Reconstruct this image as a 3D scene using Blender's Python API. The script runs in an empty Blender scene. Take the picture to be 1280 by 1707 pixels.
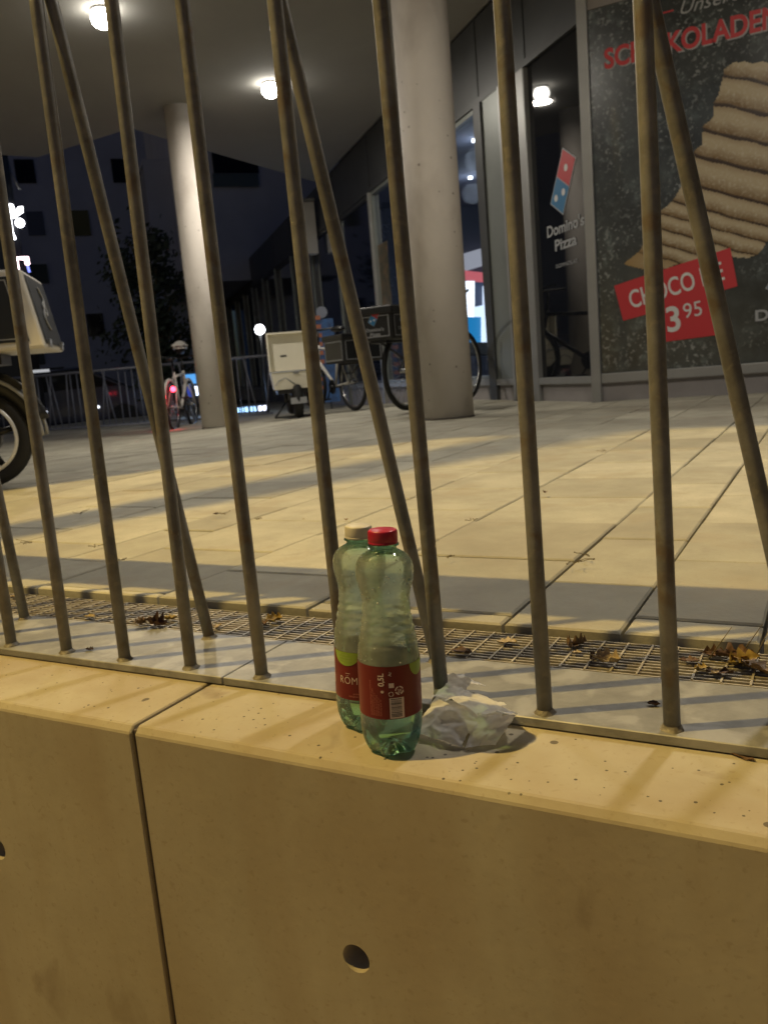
import bpy, bmesh, math, random
from mathutils import Vector, Matrix, noise
random.seed(7)
S = bpy.context.scene
COL = S.collection
# ------------------------------------------------------------------ camera, world, lights
HC = 0.41
R = Matrix(((0.87761065, 0.0071538, -0.47932073), (0.47196204, -0.18804582, 0.86133072), (-0.08397247, -0.9821342, -0.16840734)))
cd = bpy.data.cameras.new('camera'); cam = bpy.data.objects.new('camera', cd); COL.objects.link(cam)
m = Matrix((R.col[0], -R.col[1], -R.col[2])).transposed().to_4x4(); m.translation = (0, 0, HC)
cam.matrix_world = m
cd.sensor_fit = 'HORIZONTAL'; cd.sensor_width = 36; cd.lens = 39.0; cd.clip_end = 500; cd.clip_start = 0.02
cd.dof.use_dof = True; cd.dof.focus_distance = 0.95; cd.dof.aperture_fstop = 15
S.camera = cam
w = bpy.data.worlds.new('World'); S.world = w; w.use_nodes = True
nt = w.node_tree; sky = nt.nodes.new('ShaderNodeTexSky'); sky.sky_type = 'NISHITA'; sky.sun_disc = False
sky.sun_elevation = math.radians(4.0); sky.sun_rotation = math.radians(200)
bg = nt.nodes['Background']; bg.inputs[1].default_value = 0.05; 
night = nt.nodes.new('ShaderNodeMix'); night.data_type = 'RGBA'; night.blend_type = 'MULTIPLY'; night.inputs[0].default_value = 1; night.inputs[7].default_value = (.24, .36, .78, 1)
nt.links.new(sky.outputs[0], night.inputs[6]); nt.links.new(night.outputs[2], bg.inputs[0])
S.view_settings.view_transform = 'Standard'; S.view_settings.look = 'None'; S.view_settings.exposure = 0; S.view_settings.gamma = 1
STREET_W = 1900; CEIL_W = 40
STREET_COL = (1.0, .70, .22); CEIL_COL = (1.0, .92, .80)

# ------------------------------------------------------------------ helpers
def smooth(a): a = max(0, min(1, a)); return a*a*(3-2*a)
def gz(x, y): return .025 - .145*smooth((-x-3)/4.5)
def tag(o, label=None, cat=None, group=None, kind=None):
    if label: o['label'] = label
    if cat: o['category'] = cat
    if group: o['group'] = group
    if kind: o['kind'] = kind
    return o
def thing(name, label, cat, loc=(0,0,0), rz=0, group=None):
    o = bpy.data.objects.new(name, None); COL.objects.link(o); o.location = loc; o.rotation_euler = (0,0,rz); o.empty_display_size = .1
    return tag(o, label, cat, group)
class MB:
    def __init__(s): s.v = []; s.f = []; s.m = []; s.sm = []; s.cur = 0
    def add(s, vs, fs, smooth=False):
        b = len(s.v); s.v += [tuple(v) for v in vs]
        for f in fs: s.f.append([b+i for i in f]); s.m.append(s.cur); s.sm.append(smooth)
        return s
    def box(s, a, b, M=None):
        x0,y0,z0 = a; x1,y1,z1 = b
        vs = [Vector(p) for p in ((x0,y0,z0),(x1,y0,z0),(x1,y1,z0),(x0,y1,z0),(x0,y0,z1),(x1,y0,z1),(x1,y1,z1),(x0,y1,z1))]
        if M: vs = [M @ v for v in vs]
        return s.add(vs, [(0,3,2,1),(4,5,6,7),(0,1,5,4),(1,2,6,5),(2,3,7,6),(3,0,4,7)])
    def tube(s, pts, r, n=10, cap=True, closed=False):
        pts = [Vector(p) for p in pts]; N = len(pts)
        rs = r if isinstance(r, (list, tuple)) else [r]*N
        rings = []; prev = None
        for i, p in enumerate(pts):
            if closed: t = pts[(i+1) % N]-pts[i-1]
            else: t = pts[min(i+1, N-1)]-pts[max(i-1, 0)]
            t.normalize()
            if prev is None:
                u = t.orthogonal().normalized()
            else:
                u = (prev - t*prev.dot(t)).normalized()
            prev = u; v = t.cross(u)
            rings.append([p+(u*math.cos(2*math.pi*k/n)+v*math.sin(2*math.pi*k/n))*rs[i] for k in range(n)])
        vs = [q for g in rings for q in g]; fs = []
        for i in range(N if closed else N-1):
            j = (i+1) % N
            for k in range(n):
                fs.append((i*n+k, i*n+(k+1) % n, j*n+(k+1) % n, j*n+k))
        s.add(vs, fs, True)
        if cap and not closed:
            b = len(s.v)-len(vs)
            s.f.append([b+k for k in range(n)][::-1]); s.m.append(s.cur); s.sm.append(False)
            s.f.append([b+(N-1)*n+k for k in range(n)]); s.m.append(s.cur); s.sm.append(False)
        return s
    def lathe(s, prof, n=40, M=None, cap=True, rad=None):
        vs = []; fs = []
        for (r, z) in prof:
            for k in range(n):
                a = 2*math.pi*k/n; rr = rad(r, z, a) if rad else r
                p = Vector((rr*math.cos(a), rr*math.sin(a), z)); vs.append(M @ p if M else p)
        for i in range(len(prof)-1):
            for k in range(n): fs.append((i*n+k, i*n+(k+1) % n, (i+1)*n+(k+1) % n, (i+1)*n+k))
        s.add(vs, fs, True)
        if cap:
            b = len(s.v)-len(vs); L = len(prof)-1
            s.f.append([b+k for k in range(n)][::-1]); s.m.append(s.cur); s.sm.append(False)
            s.f.append([b+L*n+k for k in range(n)]); s.m.append(s.cur); s.sm.append(False)
        return s
    def prism(s, poly, z0, z1):
        n = len(poly); vs = [(p[0],p[1],z0) for p in poly]+[(p[0],p[1],z1) for p in poly]
        return s.add(vs, [tuple(range(n))[::-1], tuple(range(n, 2*n))]+[(i,(i+1) % n, n+(i+1) % n, n+i) for i in range(n)])
    def sphere(s, c, r, n=12, M=None, sc=(1,1,1)):
        pr = []
        for i in range(n//2+1):
            a = -math.pi/2+math.pi*i/(n//2); pr.append((max(1e-5, math.cos(a)), math.sin(a)))
        T = Matrix.Translation(c) @ (M.to_4x4() if M else Matrix.Identity(4)) @ Matrix.Diagonal((r*sc[0], r*sc[1], r*sc[2], 1))
        return s.lathe(pr, n, T)
    def build(s, name, mats, parent=None, M=None, bevel=0, segs=2, mode='ANGLE'):
        me = bpy.data.meshes.new(name); vs = [M @ Vector(v) for v in s.v] if M else s.v
        me.from_pydata([tuple(v) for v in vs], [], s.f)
        me.polygons.foreach_set('material_index', s.m); me.polygons.foreach_set('use_smooth', s.sm)
        for mt in (mats if isinstance(mats, (list, tuple)) else [mats]): me.materials.append(mt)
        me.update(); o = bpy.data.objects.new(name, me); COL.objects.link(o)
        if parent: o.parent = parent
        if bevel:
            b = o.modifiers.new('bevel', 'BEVEL'); b.width = bevel; b.segments = segs; b.limit_method = 'ANGLE'; b.angle_limit = math.radians(40)
            if not any(s.sm): pass
        return o
def dup_tree(o, parent=None):
    c = o.copy(); COL.objects.link(c)
    if parent: c.parent = parent
    for ch in list(o.children): dup_tree(ch, c)
    return c

# pixel helpers of the 1280 x 1707 survey used to place far things on real planes
def ray(px, py): return R @ Vector((px-640, py-853.5, 1387.))
def at_depth(px, py, d): return R @ (Vector((px-640, py-853.5, 1387.))*(d/1387.)) + Vector((0,0,HC))
def on_z(px, py, z=0): r = ray(px, py); t = (z-HC)/r.z; return Vector((r.x*t, r.y*t, z))

# ------------------------------------------------------------------ materials
MATS = {}
def mat(name, col, rough=.6, metal=0, var=.0, scale=8, bump=0, bscale=None, col2=None, emit=None, estr=0, spec=.5, coat=0, island=0, detail=6, coord='Object'):
    if name in MATS: return MATS[name]
    mt = bpy.data.materials.new(name); mt.use_nodes = True; t = mt.node_tree; n = t.nodes; l = t.links
    p = n['Principled BSDF']; p.inputs['Roughness'].default_value = rough; p.inputs['Metallic'].default_value = metal
    p.inputs['Specular IOR Level'].default_value = spec
    if coat: p.inputs['Coat Weight'].default_value = coat; p.inputs['Coat Roughness'].default_value = .05
    c4 = (*col, 1); p.inputs['Base Color'].default_value = c4
    if var or col2 or bump or island:
        tc = n.new('ShaderNodeTexCoord'); nz = n.new('ShaderNodeTexNoise'); nz.inputs['Scale'].default_value = scale; nz.inputs['Detail'].default_value = detail; nz.inputs['Roughness'].default_value = .65
        l.new(tc.outputs[coord], nz.inputs['Vector'])
        mix = n.new('ShaderNodeMix'); mix.data_type = 'RGBA'
        if col2: A = c4; B = (*col2, 1)
        else: A = tuple(c*(1-var) for c in col)+(1,); B = tuple(min(1, c*(1+var)) for c in col)+(1,)
        mix.inputs[6].default_value = A; mix.inputs[7].default_value = B
        rp = n.new('ShaderNodeMapRange'); rp.inputs[1].default_value = .35; rp.inputs[2].default_value = .65
        l.new(nz.outputs[0], rp.inputs[0]); l.new(rp.outputs[0], mix.inputs[0]); out = mix.outputs[2]
        if island:
            g = n.new('ShaderNodeNewGeometry'); hs = n.new('ShaderNodeHueSaturation'); mr = n.new('ShaderNodeMapRange')
            mr.inputs[3].default_value = 1-island; mr.inputs[4].default_value = 1+island
            l.new(g.outputs['Random Per Island'], mr.inputs[0]); l.new(mr.outputs[0], hs.inputs['Value']); l.new(out, hs.inputs['Color']); out = hs.outputs[0]
        l.new(out, p.inputs['Base Color'])
        if bump:
            b = n.new('ShaderNodeBump'); b.inputs['Distance'].default_value = bump; nb = n.new('ShaderNodeTexNoise'); nb.inputs['Scale'].default_value = bscale or scale*8; nb.inputs['Detail'].default_value = 5
            l.new(tc.outputs[coord], nb.inputs['Vector']); l.new(nb.outputs[0], b.inputs['Height']); l.new(b.outputs[0], p.inputs['Normal'])
    if emit: p.inputs['Emission Color'].default_value = (*emit, 1); p.inputs['Emission Strength'].default_value = estr
    MATS[name] = mt; return mt
def mixin_spots(mt, scale, thr, col, strength=.9, top=False):
    """darker small specks of varying size over an existing material"""
    t = mt.node_tree; n = t.nodes; l = t.links; p = n['Principled BSDF']
    src = p.inputs['Base Color'].links[0].from_socket
    tc = n.new('ShaderNodeTexCoord'); vo = n.new('ShaderNodeTexVoronoi'); vo.inputs['Scale'].default_value = scale; l.new(tc.outputs['Object'], vo.inputs['Vector'])
    sx = n.new('ShaderNodeSeparateColor'); l.new(vo.outputs['Color'], sx.inputs[0])
    mr = n.new('ShaderNodeMapRange'); mr.inputs[1].default_value = thr; mr.inputs[2].default_value = 1; mr.inputs[3].default_value = 0; mr.inputs[4].default_value = .34
    l.new(sx.outputs[0], mr.inputs[0])
    lt = n.new('ShaderNodeMath'); lt.operation = 'LESS_THAN'; l.new(vo.outputs['Distance'], lt.inputs[0]); l.new(mr.outputs[0], lt.inputs[1])
    mu = n.new('ShaderNodeMath'); mu.operation = 'MULTIPLY'; mu.inputs[1].default_value = strength; l.new(lt.outputs[0], mu.inputs[0])
    fac = mu.outputs[0]
    if top:
        ge = n.new('ShaderNodeNewGeometry'); sz = n.new('ShaderNodeSeparateXYZ'); l.new(ge.outputs['Normal'], sz.inputs[0]); g2 = n.new('ShaderNodeMapRange'); g2.inputs[1].default_value = .4; g2.inputs[2].default_value = .9; g2.inputs[3].default_value = .12
        l.new(sz.outputs[2], g2.inputs[0]); m9 = n.new('ShaderNodeMath'); m9.operation = 'MULTIPLY'; l.new(fac, m9.inputs[0]); l.new(g2.outputs[0], m9.inputs[1]); fac = m9.outputs[0]
    mx = n.new('ShaderNodeMix'); mx.data_type = 'RGBA'; l.new(fac, mx.inputs[0]); l.new(src, mx.inputs[6]); mx.inputs[7].default_value = (*col, 1)
    l.new(mx.outputs[2], p.inputs['Base Color'])
def add_stain(mt, scale, col, lo, hi, fac, stretch=(1,1,1)):
    t = mt.node_tree; n = t.nodes; l = t.links; p = n['Principled BSDF']; src = p.inputs['Base Color'].links[0].from_socket
    tc = n.new('ShaderNodeTexCoord'); mp = n.new('ShaderNodeMapping'); mp.inputs['Scale'].default_value = stretch; mp.inputs['Location'].default_value = (3.1, 1.7, .4)
    nz = n.new('ShaderNodeTexNoise'); nz.inputs['Scale'].default_value = scale; nz.inputs['Detail'].default_value = 8; nz.inputs['Distortion'].default_value = .4
    l.new(tc.outputs['Object'], mp.inputs[0]); l.new(mp.outputs[0], nz.inputs['Vector'])
    mr = n.new('ShaderNodeMapRange'); mr.inputs[1].default_value = lo; mr.inputs[2].default_value = hi; mr.inputs[4].default_value = fac; l.new(nz.outputs[0], mr.inputs[0])
    mx = n.new('ShaderNodeMix'); mx.data_type = 'RGBA'; l.new(mr.outputs[0], mx.inputs[0]); l.new(src, mx.inputs[6]); mx.inputs[7].default_value = (*col, 1); l.new(mx.outputs[2], p.inputs['Base Color'])

wall_m = mat('wall_concrete', (.39,.345,.245), .85, var=.08, scale=3, bump=.0005, bscale=60)
add_stain(wall_m, 5, (.30,.235,.145), .46, .70, .72, (1,1,.35)); add_stain(wall_m, 22, (.33,.27,.17), .56, .74, .35, (1,1,.3)); add_stain(wall_m, 11, (.17,.12,.07), .64, .76, .6, (1,1,.6)); add_stain(wall_m, 1.6, (.27,.215,.12), .42, .68, .6); add_stain(wall_m, 130, (.26,.21,.13), .60, .70, .4)
mixin_spots(wall_m, 170, .90, (.05,.04,.03), .9, True); mixin_spots(wall_m, 60, .97, (.06,.045,.03), .8, True)
joint_m = mat('joint_mortar', (.10,.08,.06), .9, var=.2, scale=30)
slab_m = mat('slab_stone', (.36,.34,.265), .8, var=.12, scale=7, bump=.0008, bscale=120, island=.17)
add_stain(slab_m, 14, (.27,.24,.19), .55, .75, .5); add_stain(slab_m, 2.2, (.22,.195,.15), .50, .72, .55); add_stain(slab_m, 5, (.30,.25,.17), .56, .64, .35); add_stain(slab_m, 160, (.25,.22,.18), .58, .68, .35)
slabedge = mat('dirt', (.035,.028,.02), .95, var=.4, scale=60)
plate_m = mat('galvanised_plate', (.28,.275,.25), .48, .25, col2=(.20,.195,.175), scale=22, bump=.0006, bscale=40)
add_stain(plate_m, 16, (.42,.41,.38), .52, .6, .5)
bar_m = mat('galvanised_bar', (.215,.215,.215), .5, .25, col2=(.13,.125,.12), scale=18, bump=.0006, bscale=90)
add_stain(bar_m, 70, (.26,.24,.20), .56, .66, .5); add_stain(bar_m, 28, (.13,.085,.045), .56, .68, .6); add_stain(bar_m, 9, (.30,.29,.27), .52, .62, .4)
weld_m = mat('weld_zinc', (.26,.235,.18), .5, .15, col2=(.14,.12,.09), scale=90, bump=.001, bscale=300)
grate_m = mat('grate_zinc', (.50,.46,.38), .45, .3, col2=(.26,.22,.16), scale=40)
asph_m = mat('asphalt', (.06,.06,.06), .9, var=.3, scale=50, bump=.002, bscale=200)
col_m = mat('column_concrete', (.62,.575,.52), .75, var=.05, scale=2.0, bump=.0012, bscale=30)
add_stain(col_m, 3.2, (.36,.31,.27), .52, .75, .6, (1,1,.5)); mixin_spots(col_m, 34, .95, (.2,.17,.14), .8)
soff_m = mat('soffit_render', (.30,.29,.265), .9, var=.06, scale=.7)
dkmet = mat('facade_dark_metal', (.060,.062,.062), .45, .3, var=.1, scale=3)
ltmet = mat('facade_light_metal', (.30,.30,.29), .42, .4, var=.06, scale=4)
midmet = mat('facade_panel_metal', (.20,.215,.20), .38, .3, var=.06, scale=2)
plinth_m = mat('plinth_panel', (.27,.25,.24), .6, .1, var=.08, scale=4)
film_m = mat('window_film_black', (.010,.011,.014), .03, var=.2, scale=2)
blackm = mat('black_plastic', (.012,.012,.012), .4)
rubber = mat('rubber', (.015,.015,.015), .75)
white_p = mat('white_print', (.62,.62,.60), .5)
greytext = mat('grey_print', (.33,.34,.35), .5)
red_p = mat('red_print', (.50,.028,.035), .5)
blue_p = mat('blue_print', (.02,.16,.34), .5)
blue_bld = mat('blue_render', (.40,.44,.56), .9, var=.08, scale=.6)
pale_bld = mat('pale_render', (.46,.47,.52), .9, var=.08, scale=.5)
dkwin = mat('dark_glazing', (.006,.007,.010), .08)
silver = mat('silver_metal', (.5,.5,.5), .3, .8)
whitepaint = mat('white_paint', (.62,.60,.55), .35, var=.04, scale=5)
creampl = mat('cream_plastic', (.84,.80,.66), .45, var=.03, scale=3)
chrome = mat('steel', (.45,.45,.45), .25, .9)
leaf_ms = [mat('dry_leaf_tan', (.22,.14,.07), .6, var=.35, scale=60), mat('dry_leaf_yellow', (.27,.185,.045), .55, var=.3, scale=60),
           mat('dry_leaf_brown', (.10,.05,.022), .7, var=.35, scale=60), mat('dry_leaf_pale', (.36,.28,.17), .6, var=.25, scale=60)]
twig_m = mat('twig', (.13,.10,.05), .8)
def thin_fresnel(n, l, ior, normal=None):
    g = n.new('ShaderNodeNewGeometry'); mr = n.new('ShaderNodeMapRange'); mr.inputs[3].default_value = ior; mr.inputs[4].default_value = 1/ior
    l.new(g.outputs['Backfacing'], mr.inputs[0]); fr = n.new('ShaderNodeFresnel'); l.new(mr.outputs[0], fr.inputs[0])
    if normal: l.new(normal, fr.inputs['Normal'])
    return fr
def glass_pane(name, tint, rough=.02, fac=1.0, base=.01):
    if name in MATS: return MATS[name]
    mt = bpy.data.materials.new(name); mt.use_nodes = True; t = mt.node_tree; n = t.nodes; l = t.links; n.remove(n['Principled BSDF'])
    tr = n.new('ShaderNodeBsdfTransparent'); tr.inputs[0].default_value = (*tint, 1)
    gl = n.new('ShaderNodeBsdfGlossy'); gl.inputs['Roughness'].default_value = rough; gl.inputs['Color'].default_value = (.9,.9,.9,1)
    fr = thin_fresnel(n, l, 1.45); mu = n.new('ShaderNodeMath'); mu.operation = 'MULTIPLY_ADD'; mu.inputs[1].default_value = fac; mu.inputs[2].default_value = base
    mx = n.new('ShaderNodeMixShader'); l.new(fr.outputs[0], mu.inputs[0]); l.new(mu.outputs[0], mx.inputs[0]); l.new(tr.outputs[0], mx.inputs[1]); l.new(gl.outputs[0], mx.inputs[2])
    l.new(mx.outputs[0], n['Material Output'].inputs[0]); MATS[name] = mt; return mt
pane_m = glass_pane('shop_glass', (.80,.84,.88))
pane_dk = glass_pane('tinted_glass', (.35,.40,.50), .06, 1.8, .10)
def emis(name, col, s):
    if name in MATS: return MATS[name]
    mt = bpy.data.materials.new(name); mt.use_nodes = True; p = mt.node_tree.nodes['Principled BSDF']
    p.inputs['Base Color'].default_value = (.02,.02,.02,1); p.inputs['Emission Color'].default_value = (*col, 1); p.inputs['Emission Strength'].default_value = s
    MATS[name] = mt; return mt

def text_mb(s, h, wscale=1.0, bold=0.0, shear=0, align='LEFT', space=1.0, depth=.0):
    """returns list of verts/faces of a line of writing, capital height h, lying in XY from the origin"""
    c = bpy.data.curves.new('t', 'FONT'); c.body = s; c.size = 1; c.offset = bold; c.shear = shear; c.align_x = align; c.space_character = space; c.resolution_u = 4
    o = bpy.data.objects.new('t', c); COL.objects.link(o); bpy.context.view_layer.update()
    dg = bpy.context.evaluated_depsgraph_get(); me = bpy.data.meshes.new_from_object(o.evaluated_get(dg))
    k = h/.70; vs = [Vector((v.co.x*k*wscale, v.co.y*k, 0)) for v in me.vertices]; fs = [list(p.vertices) for p in me.polygons]
    bpy.data.objects.remove(o); bpy.data.curves.remove(c); bpy.data.meshes.remove(me)
    return vs, fs
def text_on(mb, s, h, origin, ux, uy, nrm, off=.002, width=None, **kw):
    """write on a flat surface: ux, uy unit vectors in the plane; width stretches to that length"""
    vs, fs = text_mb(s, h, **kw)
    if width:
        x0 = min(v.x for v in vs); x1 = max(v.x for v in vs); q = width/(x1-x0)
        for v in vs: v.x = (v.x-x0)*q
    o = Vector(origin); ux = Vector(ux); uy = Vector(uy); nr = Vector(nrm)
    mb.add([o+ux*v.x+uy*v.y+nr*off for v in vs], fs); return mb
def poly_on(mb, pts, origin, ux, uy, nrm, off=.002):
    o = Vector(origin); mb.add([o+Vector(ux)*p[0]+Vector(uy)*p[1]+Vector(nrm)*off for p in pts], [tuple(range(len(pts)))]); return mb
def disc_pts(cx, cy, r, n=16, ry=None): return [(cx+r*math.cos(2*math.pi*k/n), cy+(ry or r)*math.sin(2*math.pi*k/n)) for k in range(n)]

# ------------------------------------------------------------------ ground
mb = MB(); mb.add([(-60,-40,-.9),(60,-40,-.9),(60,.70,-.9),(-60,.70,-.9)], [(0,1,2,3)])
tag(mb.build('pavement', mat('pavement_concrete', (.34,.30,.25), .85, var=.12, scale=6, bump=.001)), kind='structure')
# plaza subsoil sheet following the fall of the plaza
mb = MB(); xs = [-60,-40,-25,-15]+[-12+.5*i for i in range(25)]+[2,5,20,60]; ys = [1.117,2,4,6,8,10,14,20,40,90]
vs = [(x,y,gz(x,y)-.018) for y in ys for x in xs]; nx = len(xs)
mb.add(vs, [(j*nx+i, j*nx+i+1, (j+1)*nx+i+1, (j+1)*nx+i) for j in range(len(ys)-1) for i in range(nx-1)])
mb.add([(-60,1.117,.007),(60,1.117,.007),(60,1.117,-.25),(-60,1.117,-.25)], [(0,1,2,3)])
tag(mb.build('ground', slabedge), kind='structure')
mb = MB(); mb.add([(-12,.995,-.12),(4,.995,-.12),(4,1.117,-.12),(-12,1.117,-.12)], [(0,1,2,3)])
tag(mb.build('drainage_channel', mat('channel_bed', (.05,.04,.025), .9, col2=(.22,.15,.05), scale=30, bump=.01, bscale=60)), kind='structure')
# slabs
mb = MB(); rs = random.Random(3)
xl = []; x = 3.4-.083
cols = [(-.083,.0),(-.255,.165),(-.425,.0),(-.765,.04),(-1.093,.20),(-1.42,.025),(-1.60,.21),(-1.93,.04),(-2.26,.2),(-2.43,.03)]
edges = [c[0] for c in cols]; x = -2.43
while x > -13: x -= rs.choice([.33,.33,.17]); edges.append(x)
pre = [.085,.42,.75,.92,1.25,1.58,1.75,2.1,2.4,2.75,3.1,3.4]
edges = pre[::-1]+edges
K = 1.027; edges = [e_*K for e_ in edges]
fy = {(-.425,-.255): 1.325, (-.765,-.425): 1.13, (-.255,-.083): 1.155, (-1.093,-.765): 1.28, (-1.42,-1.093): 1.11, (-1.60,-1.42): 1.305, (-1.93,-1.6):1.13, (-2.26,-1.93):1.29}
def slab(x0, x1, y0, y1, g, e=.0035):
    dz = rs.uniform(-.002, .002); x0 += g; x1 -= g; y0 += g; y1 -= g
    vo = [(x0,y0),(x1,y0),(x1,y1),(x0,y1)]; vi = [(x0+e,y0+e),(x1-e,y0+e),(x1-e,y1-e),(x0+e,y1-e)]
    vs = [(a,b,gz(a,b)-.035+dz) for a,b in vo]+[(a,b,gz(a,b)-e*.8+dz) for a,b in vo]+[(a,b,gz(a,b)+dz) for a,b in vi]
    fs = [(8,9,10,11)]
    for i in range(4): j = (i+1) % 4; fs += [(i,j,4+j,4+i),(4+i,4+j,8+j,8+i)]
    mb.add(vs, fs)
for a, b in zip(edges[1:], edges[:-1]):
    y = 1.085*K; y1 = K*fy.get((round(a/K,4), round(b/K,4)), rs.choice([1.13,1.29,1.30,1.2]))
    if y1 > y+.02: slab(a, b, y, y1, .0028)
    y = y1
    while y < 16:
        g = .0026 if y < 1.35 else .0021
        slab(a, b, y, y+.347, g); y += .347
    pass
tag(mb.build('paving', slab_m), kind='structure')

# ------------------------------------------------------------------ wall blocks with drilled holes
def wall_block(x0, x1, holes, label):
    mb = MB(); pq = [(.69,-.95),(.992,-.95),(.992,0),(.6985,0),(.69,-.0085)]
    mb.add([(x0,a,b) for a,b in pq]+[(x1,a,b) for a,b in pq], [(0,1,2,3,4)[::-1],(5,6,7,8,9)]+[(i,(i+1)%5,5+(i+1)%5,5+i) for i in range(5)]); o = mb.build('wall_block', wall_m)
    b = o.modifiers.new('b', 'BEVEL'); b.width = .0018; b.segments = 1; b.limit_method = 'ANGLE'
    cut = MB()
    for hx in holes: cut.tube([(hx,.60,-.233),(hx,.93,-.233)], .0172, 32)
    if holes:
        c = cut.build('cut', wall_m); bo = o.modifiers.new('bool', 'BOOLEAN'); bo.object = c; bo.operation = 'DIFFERENCE'; bo.solver = 'EXACT'
    bpy.context.view_layer.update(); dg = bpy.context.evaluated_depsgraph_get()
    me = bpy.data.meshes.new_from_object(o.evaluated_get(dg)); o.modifiers.clear(); o.data = me
    if holes: bpy.data.objects.remove(c)
    o['category'] = 'wall'; o['label'] = label; return o
wall_block(-.7637, 1.35, [-.468, .15, .76], 'yellow lit concrete wall block right of the vertical joint, with the round hole')
wall_block(-2.9, -.7712, [-1.078, -1.69, -2.3], 'concrete wall block left of the vertical joint, hole at its left edge')
mb = MB(); mb.box((-.7709,.6955,-.95), (-.7640,.99,-.006))
tag(mb.build('joint_seal', joint_m), 'dark recessed joint strip between the two concrete wall blocks', 'joint seal')

# ------------------------------------------------------------------ railing
def bar(parent, b, t, lean=False):
    mb = MB(); b = Vector(b); t = Vector(t); t = b+(t-b)*1.081; r = .0088
    n = 6; pts = [b+(t-b)*(i/n) for i in range(n+1)]
    o = mb.tube(pts, r, 20).build('bar', bar_m, parent)
    mw = MB(); rr = random.Random(int(b.x*1000)); vs = []; n2 = 20
    prof = [(.0126,.0), (.0114,.0018), (.0099,.0034), (.0089,.0055)]
    seed = rr.random()*20
    def rad(r_, z, a): return r_*(1+.16*noise.noise(Vector((math.cos(a)*1.6+seed, math.sin(a)*1.6, z*200)))) if r_ > .0095 else r_
    mw.lathe(prof, n2, Matrix.Translation(b), False, rad); mw.build('weld', weld_m, o)
    return o
ZB = .0125; YF = .855; YR = .975
def railing(x0, x1, fronts, rears, label):
    t = thing('railing', label, 'railing', (0,0,0), 0)
    mb = MB(); mb.box((x0,.8375,.0015), (x1,.9935,ZB)); mb.build('base_plate', plate_m, t, bevel=.001, segs=1)
    mb = MB(); mb.box((x0,.8375,1.08), (x1,.9935,1.092)); mb.build('handrail', plate_m, t, bevel=.001, segs=1)
    for a, b in fronts: bar(t, (a,YF,ZB), (b,YF,1.0))
    for a, b in rears: bar(t, (a,YR,ZB), (b,.868,1.0))
railing(-.741, 1.35, [(-.687,-.691),(-.553,-.561),(-.418,-.430),(-.290,-.296),(-.152,-.164),(-.02,-.03),(.11,.10),(.24,.235),(.37,.36),(.5,.5),(.63,.62),(.76,.76),(.89,.88),(1.02,1.0),(1.15,1.15),(1.28,1.27)],
        [(-.48,-.59),(-.03,-.21),(.45,.36),(.9,.98)], 'galvanised steel railing section on the right of the base plate gap, behind the bottles')
railing(-2.9, -.7435, [(-.943,-.932),(-.813,-.800),(-1.069,-1.054),(-1.201,-1.195)]+[(-1.201-.13*i, -1.2-.13*i+.01*math.sin(i*3)) for i in range(1,13)],
        [(-1.32,-1.245),(-.88,-.93),(-1.76,-1.85),(-2.2,-2.12),(-2.65,-2.7)], 'galvanised steel railing section on the left of the base plate gap')

# ------------------------------------------------------------------ drain grates
def grate_mesh():
    mb = MB(); n = 12
    for i in range(n):
        y = .9965+.1105*i/(n-1); mb.box((.002,y-.0013,-.012), (.998,y+.0013,.003))
    for i in range(31):
        x = .012+.0325*i
        mb.box((x-.0013,.9965,.0005), (x+.0013,1.107,.0042))
    mb.box((.0,.9955,-.016), (.0022,1.108,.0035)); mb.box((.9978,.9955,-.016), (1,1.108,.0035))
    return mb
g0 = None
for i, lab in enumerate(['drain grate filled with yellow and brown leaves at the right edge of the photo', 'drain grate behind the two bottles', 'drain grate behind the left railing bars', None, None]):
    if i == 0: g0 = grate_mesh().build('drain_grate', grate_m)
    o = g0 if i == 0 else g0.copy()
    if i: COL.objects.link(o)
    o.location.x = -.62-1.002*(i-1); o.location.z = .0095
    tag(o, lab or 'drain grate at the far left of the railing', 'drain grate', 'drain grates along the foot of the railing')

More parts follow.
